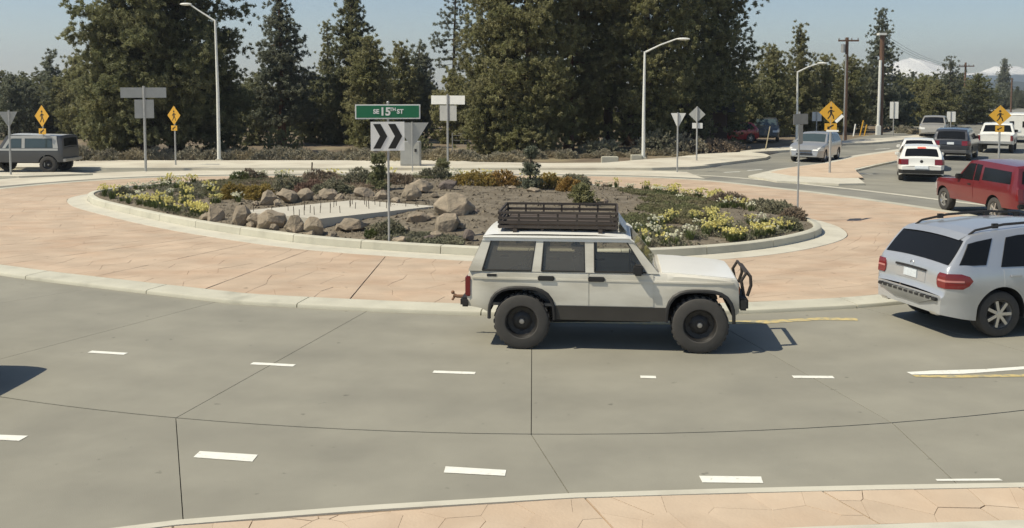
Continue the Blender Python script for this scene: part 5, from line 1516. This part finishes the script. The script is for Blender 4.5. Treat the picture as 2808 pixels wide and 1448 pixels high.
# white pickup, box van, two more in the queue, parked pair by the trees
root = empty('pickup_truck', (30.1, 62.0, 0), rad(61), 'white pickup with an open bed, seen from behind in the far queue', 'truck')
sh5 = Shell(1.95, [(-2.75,.55),(-2.78,.7),(-2.76,1.08),(-2.70,1.10),(-.80,1.10),(-.72,1.14),(-.60,1.62),(-.48,1.70),(.3,1.73),(.55,1.68),(1.2,1.18),(1.3,1.14),(2.3,1.06),(2.5,.9),(2.55,.6)],
           [(-2.8,.56),(-2.5,.5),(2.4,.46),(2.6,.5)], (-1.65, 1.7), .46, .39, 1.08, .28, .06, .16, .3, crown=.02)
common(sh5, root, white2, K['glass'], [('cab_window', [(-.5,1.16,-.42,1.60),(.2,1.15,.2,1.62),(.95,1.14,.55,1.55)])], (.62,1.18), .40, .26, 'alloy', (.75,1.06,.82,.10), None, (1.20,1.60), mirrors=(.85,1.22))
b = MB(); b.rbox(-2.86,-2.74,-.92,.92,.56,.72,.03); b.build('rear_bumper', K['chrome'], root)
root = empty('camper_van', (37.2, 73.5, 0), rad(62), 'white box-shaped camper seen from behind with two narrow rear windows, at the right edge', 'van')
sh6 = Shell(2.2, [(-2.9,.55),(-2.92,.7),(-2.90,2.25),(-2.8,2.38),(1.4,2.40),(1.6,2.25),(1.75,1.5),(2.4,1.2),(2.6,1.0),(2.65,.6)], [(-3,.5),(2.7,.45)], (-1.5, 1.7), .42, .37, 1.2, .03, .06, .2, .3, crown=.04)
sh6.body(white2, root, step=.2, nrow=8)
for y in (-.48, .48): sh6.endpatch([1.25,1.5,1.75], (y-.17, y+.17), 'rear_window', K['glass'], root, off=.014)
sh6.endpatch([.86,.93,1.0], (-.2,.2), 'licence_plate', K['plate'], root, off=.02)
sh6.topband(1.62, 1.74, .85, 'windscreen', K['glass'], root)
sh6.patch([(-2.93+.05,.62,-2.88,.76),(0,.62,0,.76),(1.1,.62,1.1,.76)], 'side_stripe', M('pink_stripe', (.55,.30,.27), .5), root, off=.012, nz=3)
for z in (.95,): sh6.endpatch([.95,1.12], (-1.02,-.86), 'tail_light', K['redlens'], root, off=.016); sh6.endpatch([.95,1.12], (.86,1.02), 'tail_light', K['redlens'], root, off=.016)
root.scale = (.86, .86, .86)
wheels(root, sh6, .36, .24, 'alloy', .02)
bm_ = MB(); bm_.rbox(-3.02,-2.9,-1.05,1.05,.46,.60,.03); bm_.build('rear_bumper', K['chrome'], root)

root = empty('suv', (33.5, 79.5, 0), rad(243), 'pale car with bright headlights coming round the far bend behind the charcoal SUV', 'car')
pale = paintmat('beige_paint', (.38, .36, .31), .35, .3)
common(sh3, root, pale, K['glass'], SW3, (.36,.98), .36, .24, 'alloy', (.82,1.06,.55,.28), (.7,.9,.5,.4), (1.14,1.54), mirrors=(.66,1.16))

root = empty('hatchback', (15.6, 72.0, 0), rad(200), 'red car parked under the pines beside the dark house', 'car')
redc = paintmat('bright_red_paint', (.36, .02, .022), .25, .1, coat=.7)
common(sh, root, redc, K['glass'], [('rear_side_window', [(-1.62,1.0,-1.36,1.33),(-1.1,.98,-1.0,1.36),(-.45,.97,-.45,1.38)]), ('front_side_window', [(-.37,.97,-.37,1.38),(.2,.96,.1,1.36),(.78,.95,.28,1.32)])],
       (.40,.98), .31, .2, 'alloy', (.70,.93,.50,.34), (.58,.72,.5,.4), (1.03,1.33), mirrors=(.62,1.0,1))
root = empty('suv', (18.9, 74.5, 0), rad(255), 'dark car with a pale roof parked in the shade next to the red car', 'car')
common(sh3, root, paintmat('dark_olive_paint', (.06,.06,.05), .4, .2), K['glassl'], SW3, (.36,.98), .36, .24, 'alloy', (.82,1.06,.55,.28), (.7,.9,.5,.4), (1.14,1.54), mirrors=(.66,1.16))

# boxy old two-door SUV at the left edge
root = empty('off_road_car', (-22.5, 46.2, 0), rad(180), 'old dark grey off-road car with pale window frames at the left edge', 'car')
old = paintmat('grey_old_paint', (.085, .085, .085), .45, .2, coat=.2)
oldl = paintmat('pale_old_paint', (.46, .46, .43), .45, .1, coat=.2)
sh7 = Shell(1.78, [(-2.12,.55),(-2.14,.7),(-2.12,1.15),(-2.09,1.60),(-2.02,1.68),(.3,1.74),(.42,1.70),(.78,1.16),(.85,1.13),(1.75,1.08),(1.85,1.0),(1.9,.6)],
           [(-2.16,.5),(1.95,.5)], (-1.45, 1.2), .44, .40, 1.12, .10, .05, .06, .25, crown=.03)
sh7.body(old, root, step=.15, nrow=8)
sh7.patch([(x, 1.03, x, 1.12) for x in np.linspace(-1.92,1.8,12)], 'side_stripe', oldl, root, off=.010, nz=3)
sh7.patch([(x, 1.58, x, 1.70) for x in np.linspace(-1.86,.28,6)], 'roof_edge', oldl, root, off=.012, nz=3)
sh7.patch([(-1.93,1.14,-1.86,1.58),(-1.70,1.14,-1.66,1.58)], 'rear_pillar', oldl, root, off=.011, nz=3)
sh7.patch([(-.42,1.14,-.42,1.58),(-.28,1.14,-.28,1.58)], 'door_pillar', oldl, root, off=.011, nz=3)
sh7.patch([(.46,1.14,.18,1.58),(.60,1.14,.32,1.58)], 'front_pillar', oldl, root, off=.011, nz=3)
sh7.patch([(-1.68,1.16,-1.64,1.56),(-1.05,1.16,-1.05,1.56),(-.44,1.16,-.44,1.56)], 'rear_side_window', K['glassl'], root, off=.008, nz=4)
sh7.patch([(-.26,1.16,-.26,1.56),(.1,1.16,.0,1.56),(.44,1.16,.18,1.56)], 'door_window', K['glassl'], root, off=.008, nz=4)
sh7.topband(.44,.77,.9,'windscreen', K['glass'], root)
sh7.topband(-1.98,.28,.97,'roof_panel', oldl, root)
sh7.endpatch([1.2,1.4,1.56], (-.66,.66), 'rear_window', K['glass'], root, off=.01)
b = MB(); b.rbox(-2.28,-2.13,-.88,.88,.52,.66,.02); b.build('rear_bumper', K['hub'], root)
wheels(root, sh7, .39, .25, 'offroad', -.02)

# a car just outside the left edge whose shadow reaches into view
root = empty('suv', (-9.12, 12.5, 0), rad(-3), 'dark car just outside the left edge, its nose shadow falling on the near lane', 'car')
common(sh3, root, paintmat('black_car_paint', (.03,.03,.033), .3, .3), K['glass'], SW3, (.36,.98), .36, .24, 'alloy', (.82,1.06,.55,.28), (.7,.9,.5,.4), (1.14,1.54), mirrors=(.66,1.16))
# ================================================================== SIGNS, LAMPS, POLES
def facing(p, off=0.0):
    """heading that turns a sign's face (local -y) towards the viewer's side of the road"""
    return math.atan2(p.x, -p.y)*0 - math.atan2(p.x, p.y) + off

def post(root, h, r=.03, m='galv', z0=-.3):
    b = MB(); b.tube([(0, 0, z0), (0, 0, h)], r, 8); return b.build('post', K[m], root)

def text_mesh(txt, size, m, name='lettering'):
    cu = bpy.data.curves.new('t', 'FONT'); cu.body = txt; cu.size = size; cu.align_x = 'CENTER'; cu.align_y = 'CENTER'; cu.extrude = .0015; cu.offset = .005*size/.14
    o = bpy.data.objects.new('t', cu); COL.objects.link(o)
    bpy.context.view_layer.update()
    me = bpy.data.meshes.new_from_object(o.evaluated_get(bpy.context.evaluated_depsgraph_get()))
    bpy.data.objects.remove(o); bpy.data.curves.remove(cu)
    me.name = name; me.materials.clear(); me.materials.append(m)
    return me

def sign_point(px_, pbase, z=0.0): return G(px_, pbase, z)
def zc(py_, Y): return CAM_H - (py_-HORIZON)/F_PX*Y     # height seen at image row py_ at distance Y

def walker(root, w, c, y, m):
    """walking figure for the pedestrian diamonds, w = diamond half diagonal"""
    s = w*.62
    def bar(a, b, t):
        q = MB(); d = Vector((b[0]-a[0], 0, b[1]-a[1])).normalized(); n = Vector((-d.z, 0, d.x))*t*s
        P = [(a[0]*s-n.x, a[1]*s-n.z), (b[0]*s-n.x, b[1]*s-n.z), (b[0]*s+n.x, b[1]*s+n.z), (a[0]*s+n.x, a[1]*s+n.z)]
        q.plate([(p[0], p[1]+c) for p in P], y, y-.004); return q
    parts = [bar((0,.35),(.04,-.15),.15), bar((.02,-.1),(.30,-.48),.085), bar((.30,-.48),(.40,-.92),.075), bar((.02,-.1),(-.12,-.52),.085), bar((-.12,-.52),(-.42,-.90),.07),
             bar((.0,.36),(-.34,.08),.06), bar((-.34,.08),(-.38,-.14),.05), bar((.02,.36),(.34,.14),.06), bar((.34,.14),(.48,.2),.05)]
    b = MB()
    for q in parts:
        n0 = len(b.v); b.v += q.v; b.f += [tuple(i+n0 for i in f) for f in q.f]
    b.plate([(.17*s*math.cos(t)+.0, .66*s+.17*s*math.sin(t)+c) for t in np.linspace(0, 6.283, 14, endpoint=False)], y, y-.004)
    o = b.build('walking_figure', K['signblack'], root, smooth=0)
    return o

def diamond(root, c, w, y, m, name='sign_plate', th=.006):
    b = MB(); b.plate([(0, c-w), (w, c), (0, c+w), (-w, c)], y, y+th); return b.build(name, K[m], root, smooth=0)
def rect(root, x0, x1, z0, z1, y, m, name='sign_plate', th=.006):
    b = MB(); b.box(x0, x1, y, y+th, z0, z1); return b.build(name, K[m], root, smooth=0)

# 1 street name and chevron on the near edge of the bed
p = S(1067, 664); Y = p.y; k = Y/F_PX
root = empty('street_sign', p, facing(p), 'green street name sign over a black and white double chevron on one post', 'sign')
z_ = lambda py_: zc(py_, Y) - p.z
post(root, z_(281), .026)
b = MB(); b.ball((0, 0, z_(281)), .035, .035, .035, 10, 6); b.build('post_cap', K['galv'], root)
gx0, gx1, gz0, gz1 = (977-1066)*k, (1154-1066)*k, z_(326), z_(286)
rect(root, gx0, gx1, gz0, gz1, -.045, 'signwhite', 'name_board')
gp = rect(root, gx0+.028, gx1-.028, gz0+.028, gz1-.028, -.050, 'signgreen', 'green_panel')
zm = (gz0+gz1)/2
for tx, sz, cx, dz in (('SE', .14, 1034, .0), ('15', .25, 1058.5, -.005), ('TH', .105, 1079, .05), ('ST', .14, 1099, .0)):
    me = text_mesh(tx, sz, K['signwhite'])
    link('lettering', me, root, ((cx-1066)*k, -.054, zm+dz), (rad(90), 0, 0))
cx0, cx1, cz0, cz1 = (1018.5-1066)*k, (1110.5-1066)*k, z_(413), z_(333.5)
rect(root, cx0, cx1, cz0, cz1, -.045, 'signwhite', 'chevron_board')
w_, h_ = cx1-cx0, cz1-cz0
for s0 in (.075, .515):
    b = MB()
    b.plate([(cx0+w_*s0, cz1-h_*.075), (cx0+w_*(s0+.215), cz1-h_*.075), (cx0+w_*(s0+.415), cz0+h_*.5), (cx0+w_*(s0+.215), cz0+h_*.075), (cx0+w_*s0, cz0+h_*.075), (cx0+w_*(s0+.20), cz0+h_*.5)], -.046, -.052)
    b.build('chevron', K['signblack'], root, smooth=0)
for z in (gz0+.05, gz1-.05, cz0+.08, cz1-.08):
    b = MB(); b.box(-.05, .05, -.042, .03, z-.015, z+.015); b.build('bracket', K['galv'], root, smooth=0)

def back_sign(px_, pbase, label, plates, top, m='signback', postm='galv', zg=0.0, off=0.0, rpx=2.6):
    """sign seen from behind: plates = list of ('rect', x0,x1,y0,y1) or ('yield', x0,x1,y0,y1) or ('diamond', y0,y1) in pixels; the post stands in front"""
    p = G(px_, pbase, zg); Y = p.y; k = Y/F_PX
    root = empty('road_sign', p, facing(p, off), label, 'sign')
    z_ = lambda py_: zc(py_, Y)-p.z
    post(root, z_(top), rpx*k, postm)
    for i, q in enumerate(plates):
        y = .035
        if q[0] == 'rect':
            mm = q[5] if len(q) > 5 else m
            rect(root, (q[1]-px_)*k, (q[2]-px_)*k, z_(q[4]), z_(q[3]), y, mm)
            for zz in (z_(q[3])-.06, z_(q[4])+.06):
                b = MB(); b.box(-.045, .045, -.03, y, zz-.014, zz+.014); b.build('bracket', K['galv'], root, smooth=0)
        elif q[0] == 'yield':
            b = MB(); b.plate([((q[1]-px_)*k, z_(q[3])), ((q[2]-px_)*k, z_(q[3])), (0, z_(q[4]))], y, y+.006); b.build('sign_plate', K[m], root, smooth=0)
        else:
            diamond(root, (z_(q[1])+z_(q[2]))/2, (z_(q[1])-z_(q[2]))/2, y, m)
    return root
K['signshade'] = M('shaded_sign_metal', (.30, .30, .27), .5, metal=.2)  # base colour darkened to stand for shade on boards turned from the sun
K['signbackw'] = M('bright_sign_back', (.74, .74, .70), .45, metal=.1, var=.05, scale=3)
back_sign(400, 470, 'grey backs of a wide direction board over a smaller panel on the left', [('rect',340,458,240,268), ('rect',375,425,273,324)], 236, rpx=3.4)
back_sign(1228, 474, 'bright backs of a wide board over a narrower panel right of the chevron sign', [('rect',1175,1281,262,286,'signbackw'), ('rect',1202,1255,289,331,'signback')], 258, rpx=2.8, off=rad(-30))
back_sign(30, 484, 'grey back of a triangular give way sign at the left edge', [('yield',4,51,306,352)], 302, rpx=2.6)
back_sign(1857, 472, 'pale back of a triangular give way sign on the right corner', [('yield',1838,1879,310,352)], 308, m='signbackw', rpx=2.2)
back_sign(1910, 447, 'pale backs of a diamond and a small plate on the right corner', [('diamond',291,336), ('rect',1897,1925,337,352,'signbackw')], 292, m='signback', rpx=2.2)
back_sign(2238, 388, 'small pale square sign back left of the large walker sign', [('rect',2226,2251,307,332,'signbackw')], 306, rpx=1.6)
back_sign(2449, 372, 'upright white rectangular sign right of the thick wooden pole', [('rect',2439,2461,279,325,'signbackw')], 279, rpx=1.4)
back_sign(2606, 362, 'small pale rectangular sign above the charcoal SUV', [('rect',2596,2618,306,334,'signbackw')], 306, rpx=1.3)

back_sign(1131, 470, 'large grey back of a give way sign half hidden behind the chevron board', [('yield',1086,1176,336,408)], 334, rpx=1.6)
p = G(1127, 455, .1); k = p.y/F_PX
root = empty('utility_cabinet', p, 0, 'plain grey utility cabinet standing behind the chevron sign post', 'cabinet')
b = MB(); b.rbox(-27*k, 27*k, -.35, .35, -.15, 68*k, .03); b.build('housing', K['signback'], root)
b = MB(); b.box(-25*k, 25*k, -.365, -.352, .1, 64*k); b.build('door', K['signback'], root, smooth=0)
b = MB(); b.box(12*k, 18*k, -.39, -.365, 40*k, 48*k); b.build('handle', K['black'], root, smooth=0)

def ped_sign(px_, pbase, label, cy, half, plaque, arrow=True, off=0.0, narrow=1.0, top=None, rpx=2.4, zg=.08):
    p = G(px_, pbase, zg); Y = p.y; k = Y/F_PX
    root = empty('pedestrian_sign', p, facing(p, off), label, 'sign')
    z_ = lambda py_: zc(py_, Y)-p.z
    post(root, z_(cy-half*.9), rpx*k)
    w = half*k
    b = MB(); b.plate([(0, z_(cy)-w), (w*narrow, z_(cy)), (0, z_(cy)+w), (-w*narrow, z_(cy))], -.045, -.039); b.build('sign_plate', K['signyellow'], root, smooth=0)
    walker(root, w, z_(cy), -.046, None)
    pw, y0, y1 = plaque
    q = MB(); q.box(-pw*k/2, pw*k/2, -.045, -.039, z_(y1), z_(y0)); q.build('arrow_plate', K['signyellow'], root, smooth=0)
    a = MB(); zc_ = (z_(y0)+z_(y1))/2; aw = pw*k*.3
    a.plate([(-aw, zc_+aw*.75), (-aw*.3, zc_+aw*.9), (-aw*.42, zc_+aw*.5), (aw*.9, zc_-aw*.45), (aw*.7, zc_-aw*.8), (-aw*.62, zc_+aw*.15), (-aw*.8, zc_-aw*.1)][::-1] if False else
            [(-aw, -aw*.55+zc_), (-aw*.25, -aw*.75+zc_), (-aw*.35, -aw*.35+zc_), (aw*.9, aw*.4+zc_), (aw*.7, aw*.75+zc_), (-aw*.55, 0+zc_), (-aw*.75, aw*.3+zc_)], -.046, -.050)
    a.build('arrow', K['signblack'], root, smooth=0)
    return root, z_, k
r1, z_, k = ped_sign(2275, 474, 'large yellow walker diamond with arrow plate and a white reflector strip, before the silver car', 308, 31, (32, 338, 357), rpx=3.0)
b = MB(Matrix.Translation(((2297-2275)*k, -.06, z_(325))) @ Matrix.Rotation(rad(-45), 4, 'Y')); b.box(-13*k, 13*k, -.004, .004, -4.2*k, 4.2*k); b.build('reflector_strip', K['signwhite'], r1, smooth=0)
rect(r1, (2264-2275)*k, (2296-2275)*k, z_(361), z_(356), -.05, 'signwhite', 'white_edge')
ped_sign(2738, 452, 'large yellow walker diamond with arrow plate at the right edge, before the white pickup', 316, 28, (22, 344, 362), rpx=2.6)
ped_sign(482, 455, 'small yellow walker diamond with arrow plate right of the left direction board', 316, 26, (24, 344, 358), off=rad(-50), rpx=2.2)
ped_sign(122, 470, 'yellow walker diamond with arrow plate behind the old grey off-road car', 318, 30, (30, 352, 368), off=rad(-54), rpx=2.2)

# right end of the island: name board and chevron seen almost edge-on
p = S(2187, 592); Y = p.y; k = Y/F_PX
root = empty('street_sign', p, 0, 'grey street name board seen obliquely on a post at the right tip of the island', 'sign')
z_ = lambda py_: zc(py_, Y)-p.z
post(root, z_(306), .026)
nb_ = MB(Matrix.Rotation(rad(49), 4, 'Z')); nb_.box(-.46, .46, -.04, -.034, z_(341), z_(312)); nb_.build('name_board', K['signshade'], root, smooth=0)
ch = MB(Matrix.Rotation(rad(63), 4, 'Z')); ch.box(-.30, .30, -.045, -.039, z_(395), z_(342)); ch.build('chevron_board', K['signshade'], root, smooth=0)

# street lamps
def lamp(px_, pbase, label, top, arm, head, r0=.10, r1=.055, zg=.1):
    p = G(px_, pbase, zg); Y = p.y; k = Y/F_PX
    root = empty('street_lamp', p, 0, label, 'street lamp')
    f = lambda q: ((q[0]-px_)*k, 0, zc(q[1], Y)-p.z)
    b = MB(); b.tube([(0, 0, -.3), (0, 0, f(top)[2]*.5), (f(top)[0]*.5, 0, f(top)[2])], [r0, (r0+r1)/2, r1], 12); b.build('pole', K['polesteel'], root)
    b = MB(); b.rbox(-.17, .17, -.17, .17, -.1, .10, .03); b.build('base', K['pale'], root)
    t = (f(top)[0]*.5, 0, f(top)[2]-.05)
    b = MB(); b.tube([t] + [f(q) for q in arm], [.05] + [.038]*len(arm), 8); b.build('arm', K['polesteel'], root)
    a, c = Vector(f(head[0])), Vector(f(head[1])); m_ = (a+c)/2; L = (c-a).length/2
    b = MB(Matrix.Translation(m_)); b.ball((0, 0, 0), L, .13, .07, 14, 8); b.build('lamp_head', K['polesteel'], root)
    return root
lamp(601, 441, 'tall grey street lamp with its arm to the left, before the huge pines', (595, 57), [(552,30),(532,16)], [(536,16),(502,12)])
lamp(1764, 436, 'white street lamp with its arm to the right, before the big pine stand', (1767, 142), [(1808,124),(1852,108)], [(1850,109),(1889,107)])
lamp(2184, 402, 'small white street lamp with its arm to the right, left of the wooden poles', (2182, 196), [(2212,184),(2236,176)], [(2236,176),(2264,172)], .09, .05)

# wooden utility poles
def upole(px_, pbase, ptop, Y, label, arms=(), extra=None, r=.16, m='wood'):
    g_ = AT(px_, HORIZON, Y); k = Y/F_PX
    root = empty('utility_pole', (g_.x, Y, -.1), 0, label, 'utility pole')
    zz = lambda py_: zc(py_, Y)+.1
    b = MB(); b.tube([(0, 0, -.3), (0, 0, zz(ptop))], [r, r*.78], 10); b.build('pole', K[m], root)
    for (x0, x1, y) in arms:
        b = MB(); b.box((x0-px_)*k, (x1-px_)*k, -.2, -.1, zz(y)-.06, zz(y)+.06); b.build('cross_arm', K['wood'], root, smooth=0)
        for x in np.linspace(x0+2, x1-2, 4):
            b = MB(); b.lathe([(.04, 0), (.06, .05), (.03, .09), (.05, .13), (.001, .16)], 8, 'z', ((x-px_)*k, -.15, zz(y)+.06)); b.build('insulator', K['hub'], root)
    return root, zz, k
ra, zz, k = upole(2320, 385, 104, 75, 'reddish wooden utility pole with one cross arm, left of the thick pole', [(2294,2350,113)], r=.15)
b = MB(); b.lathe([(.001,-.3),(.16,-.3),(.16,.3),(.001,.34)], 12, 'z', (-.32,-.1,zz(134))); b.build('transformer', K['galv'], ra)
b = MB(); b.tube([(-8*k,-.3,-.2),(-6*k,-.3,zz(150))], .05, 6); b.build('conduit', K['galv'], ra)
rb_, zz, k = upole(2416, 372, 92, 84, 'thick wooden utility pole with a white riser pipe up its lower side', [], r=.24)
b = MB(); b.tube([(-9*k,-.3,-.2),(-7*k,-.3,zz(166))], .13, 8); b.rbox(-9*k-.2,-9*k+.2,-.5,-.2,0,.9,.05); b.build('riser_pipe', K['polesteel'], rb_)
b = MB(); b.box(-12*k, 8*k, -.3,.3, zz(98), zz(92)); b.build('cap_plate', K['polesteel'], rb_)
upole(2646, 360, 172, 118, 'far utility pole with a cross arm in front of the mountains', [(2626,2668,182)], r=.14)
upole(2774, 320, 214, 165, 'farthest bare utility pole below the flat topped mountain', [], r=.14)
wr_ = MB()
for dz in (0, .25, .5):
    a, c = AT(2420, 106, 84), AT(2646, 184, 118)
    a.z += dz; c.z += dz*.5
    wr_.tube([a + (c-a)*t - Vector((0, 0, 2.2*4*t*(1-t)*.35)) for t in np.linspace(0, 1, 12)], .012, 4, False)
tag(wr_.build('power_line', K['under']), 'thin power lines sagging between the wooden poles', 'wires')

# guy-wire guards and posts on the right verge
for i, (x0, y0, x1, y1, m, lab) in enumerate(((2358,372,2368,330,'signyellow','tallest yellow leaning marker post on the right verge'), (2370,372,2377,342,'signyellow','shorter yellow leaning marker post beside the tall one'), (2340,374,2346,340,'signwhite','white leaning marker post left of the yellow ones'),
        (2098,416,2112,346,'drygrass','thin leaning bare trunk beside the third street lamp'), (855,468,856,445,'twig','thin dark marker rod on the sidewalk below the airy pine'))):
    Y_ = G((x0), y0).y; a, c = AT(x0, y0, Y_), AT(x1, y1, Y_)
    b = MB(); b.tube([a, c], .055 if i < 3 else .035, 8); tag(b.build('marker_post', K[m]), lab, 'post')
# wire fence behind the brush
root = empty('wire_fence', AT(1240, HORIZON, 61), 0, 'thin wire fence in the shade behind the sidewalk, right of the chevron sign', 'fence'); root.location.z = -.1
for i in range(5):
    b = MB(); b.tube([(i*1.0, 0, -.2), (i*1.0, 0, 1.25)], .03, 6); b.build('fence_post', K['galv'], root)
for z in (.2, .5, .8, 1.1, 1.22):
    b = MB(); b.tube([(0, 0, z), (4, 0, z)], .008, 4); b.build('wire', K['galv'], root)
# low concrete blocks by the trees
for x, y, w, lab in ((1672,446,46,'low tan concrete block at the foot of the big stand'), (1745,441,30,'small concrete block right of the low tan one')):
    p = G(x, y, .0); k = p.y/F_PX; b = MB(); b.rbox(-w*k/2, w*k/2, -.25, .25, -.2, .32, .03); o = b.build('concrete_block', K['kerb']); o.location = p; tag(o, lab, 'block')

# dark house under the pines, low building far right
p = AT(1850, HORIZON, 69)
root = empty('house', (p.x, 69, -.1), rad(-6), 'dark brown house half hidden under the pines behind the give way sign', 'house')
K['housewall'] = M('dark_brown_siding', (.060, .038, .028), .9, var=.15, scale=3, stretch=(.3, 1, 8)); K['roof'] = M('dark_shingles', (.05, .045, .042), .9, var=.2, scale=4)
b = MB(); b.box(-3.6, 3.6, 0, 6, 0, 2.5); b.build('wall', K['housewall'], root, smooth=0)
b = MB(); b.add([(-4.1,-.6,2.35),(4.1,-.6,2.35),(4.1,3,3.9),(-4.1,3,3.9),(4.1,6.6,2.35),(-4.1,6.6,2.35)], [(0,1,2,3),(3,2,4,5),(0,3,5),(1,4,2)]); b.build('roof', K['roof'], root, smooth=0)
for x in (-2.2, 1.9):
    b = MB(); b.box(x-.6, x+.6, -.04, .02, .9, 2.0); w = b.build('window', M('tan_frame', (.33,.27,.20), .7), root, smooth=0)
    b = MB(); b.box(x-.5, x+.5, -.05, -.035, 1.0, 1.9); b.build('pane', K['glass'], w, smooth=0)
b = MB(); b.box(-.5, .5, -.03, .02, 0, 2.1); b.build('door', M('weathered_door', (.23,.17,.13), .8), root, smooth=0)
for x in (-1.2, 1.0):
    b = MB(); b.box(x-.07, x+.07, -.55, -.42, 0, 2.36); b.build('porch_post', K['drygrass'], root, smooth=0)
p = AT(2712, HORIZON, 118)
root = empty('building', (p.x, 118, -.1), rad(-25), 'low building with a pale roof edge at the far end of the right road', 'building')
root.scale = (.6, .6, .56)
b = MB(); b.box(-2.4, 2.4, 0, 5, 0, 2.0); b.build('wall', K['housewall'], root, smooth=0)
b = MB(); b.box(-2.6, 2.6, -.5, 5.4, 2.0, 2.75); b.build('roof_fascia', M('pale_fascia', (.50,.48,.40), .7), root, smooth=0)
b = MB(); b.box(-1.6, -.2, -.05, .02, .8, 1.7); w = b.build('window', K['polesteel'], root, smooth=0)
b = MB(); b.box(-1.5, -.3, -.06, -.03, .88, 1.62); b.build('pane', K['glass'], w, smooth=0)
# ---- air: one closed box of thin haze round the whole place
hz = MB(); hz.box(-1880, 1880, -38, 2850, -1.1, 102)
ho = hz.build('haze', None, smooth=0)
hm = bpy.data.materials.new('thin_haze'); hm.use_nodes = True
hn = hm.node_tree
for nd in list(hn.nodes):
    if nd.type != 'OUTPUT_MATERIAL': hn.nodes.remove(nd)
pv_ = hn.nodes.new('ShaderNodeVolumePrincipled')
pv_.inputs['Color'].default_value = (.86, .92, 1.0, 1)
pv_.inputs['Density'].default_value = HAZE
pv_.inputs['Anisotropy'].default_value = .3
hn.links.new(pv_.outputs[0], hn.nodes['Material Output'].inputs['Volume'])
ho.data.materials.append(hm)
tag(ho, 'thin pale haze in the air', 'haze', None, 'stuff')
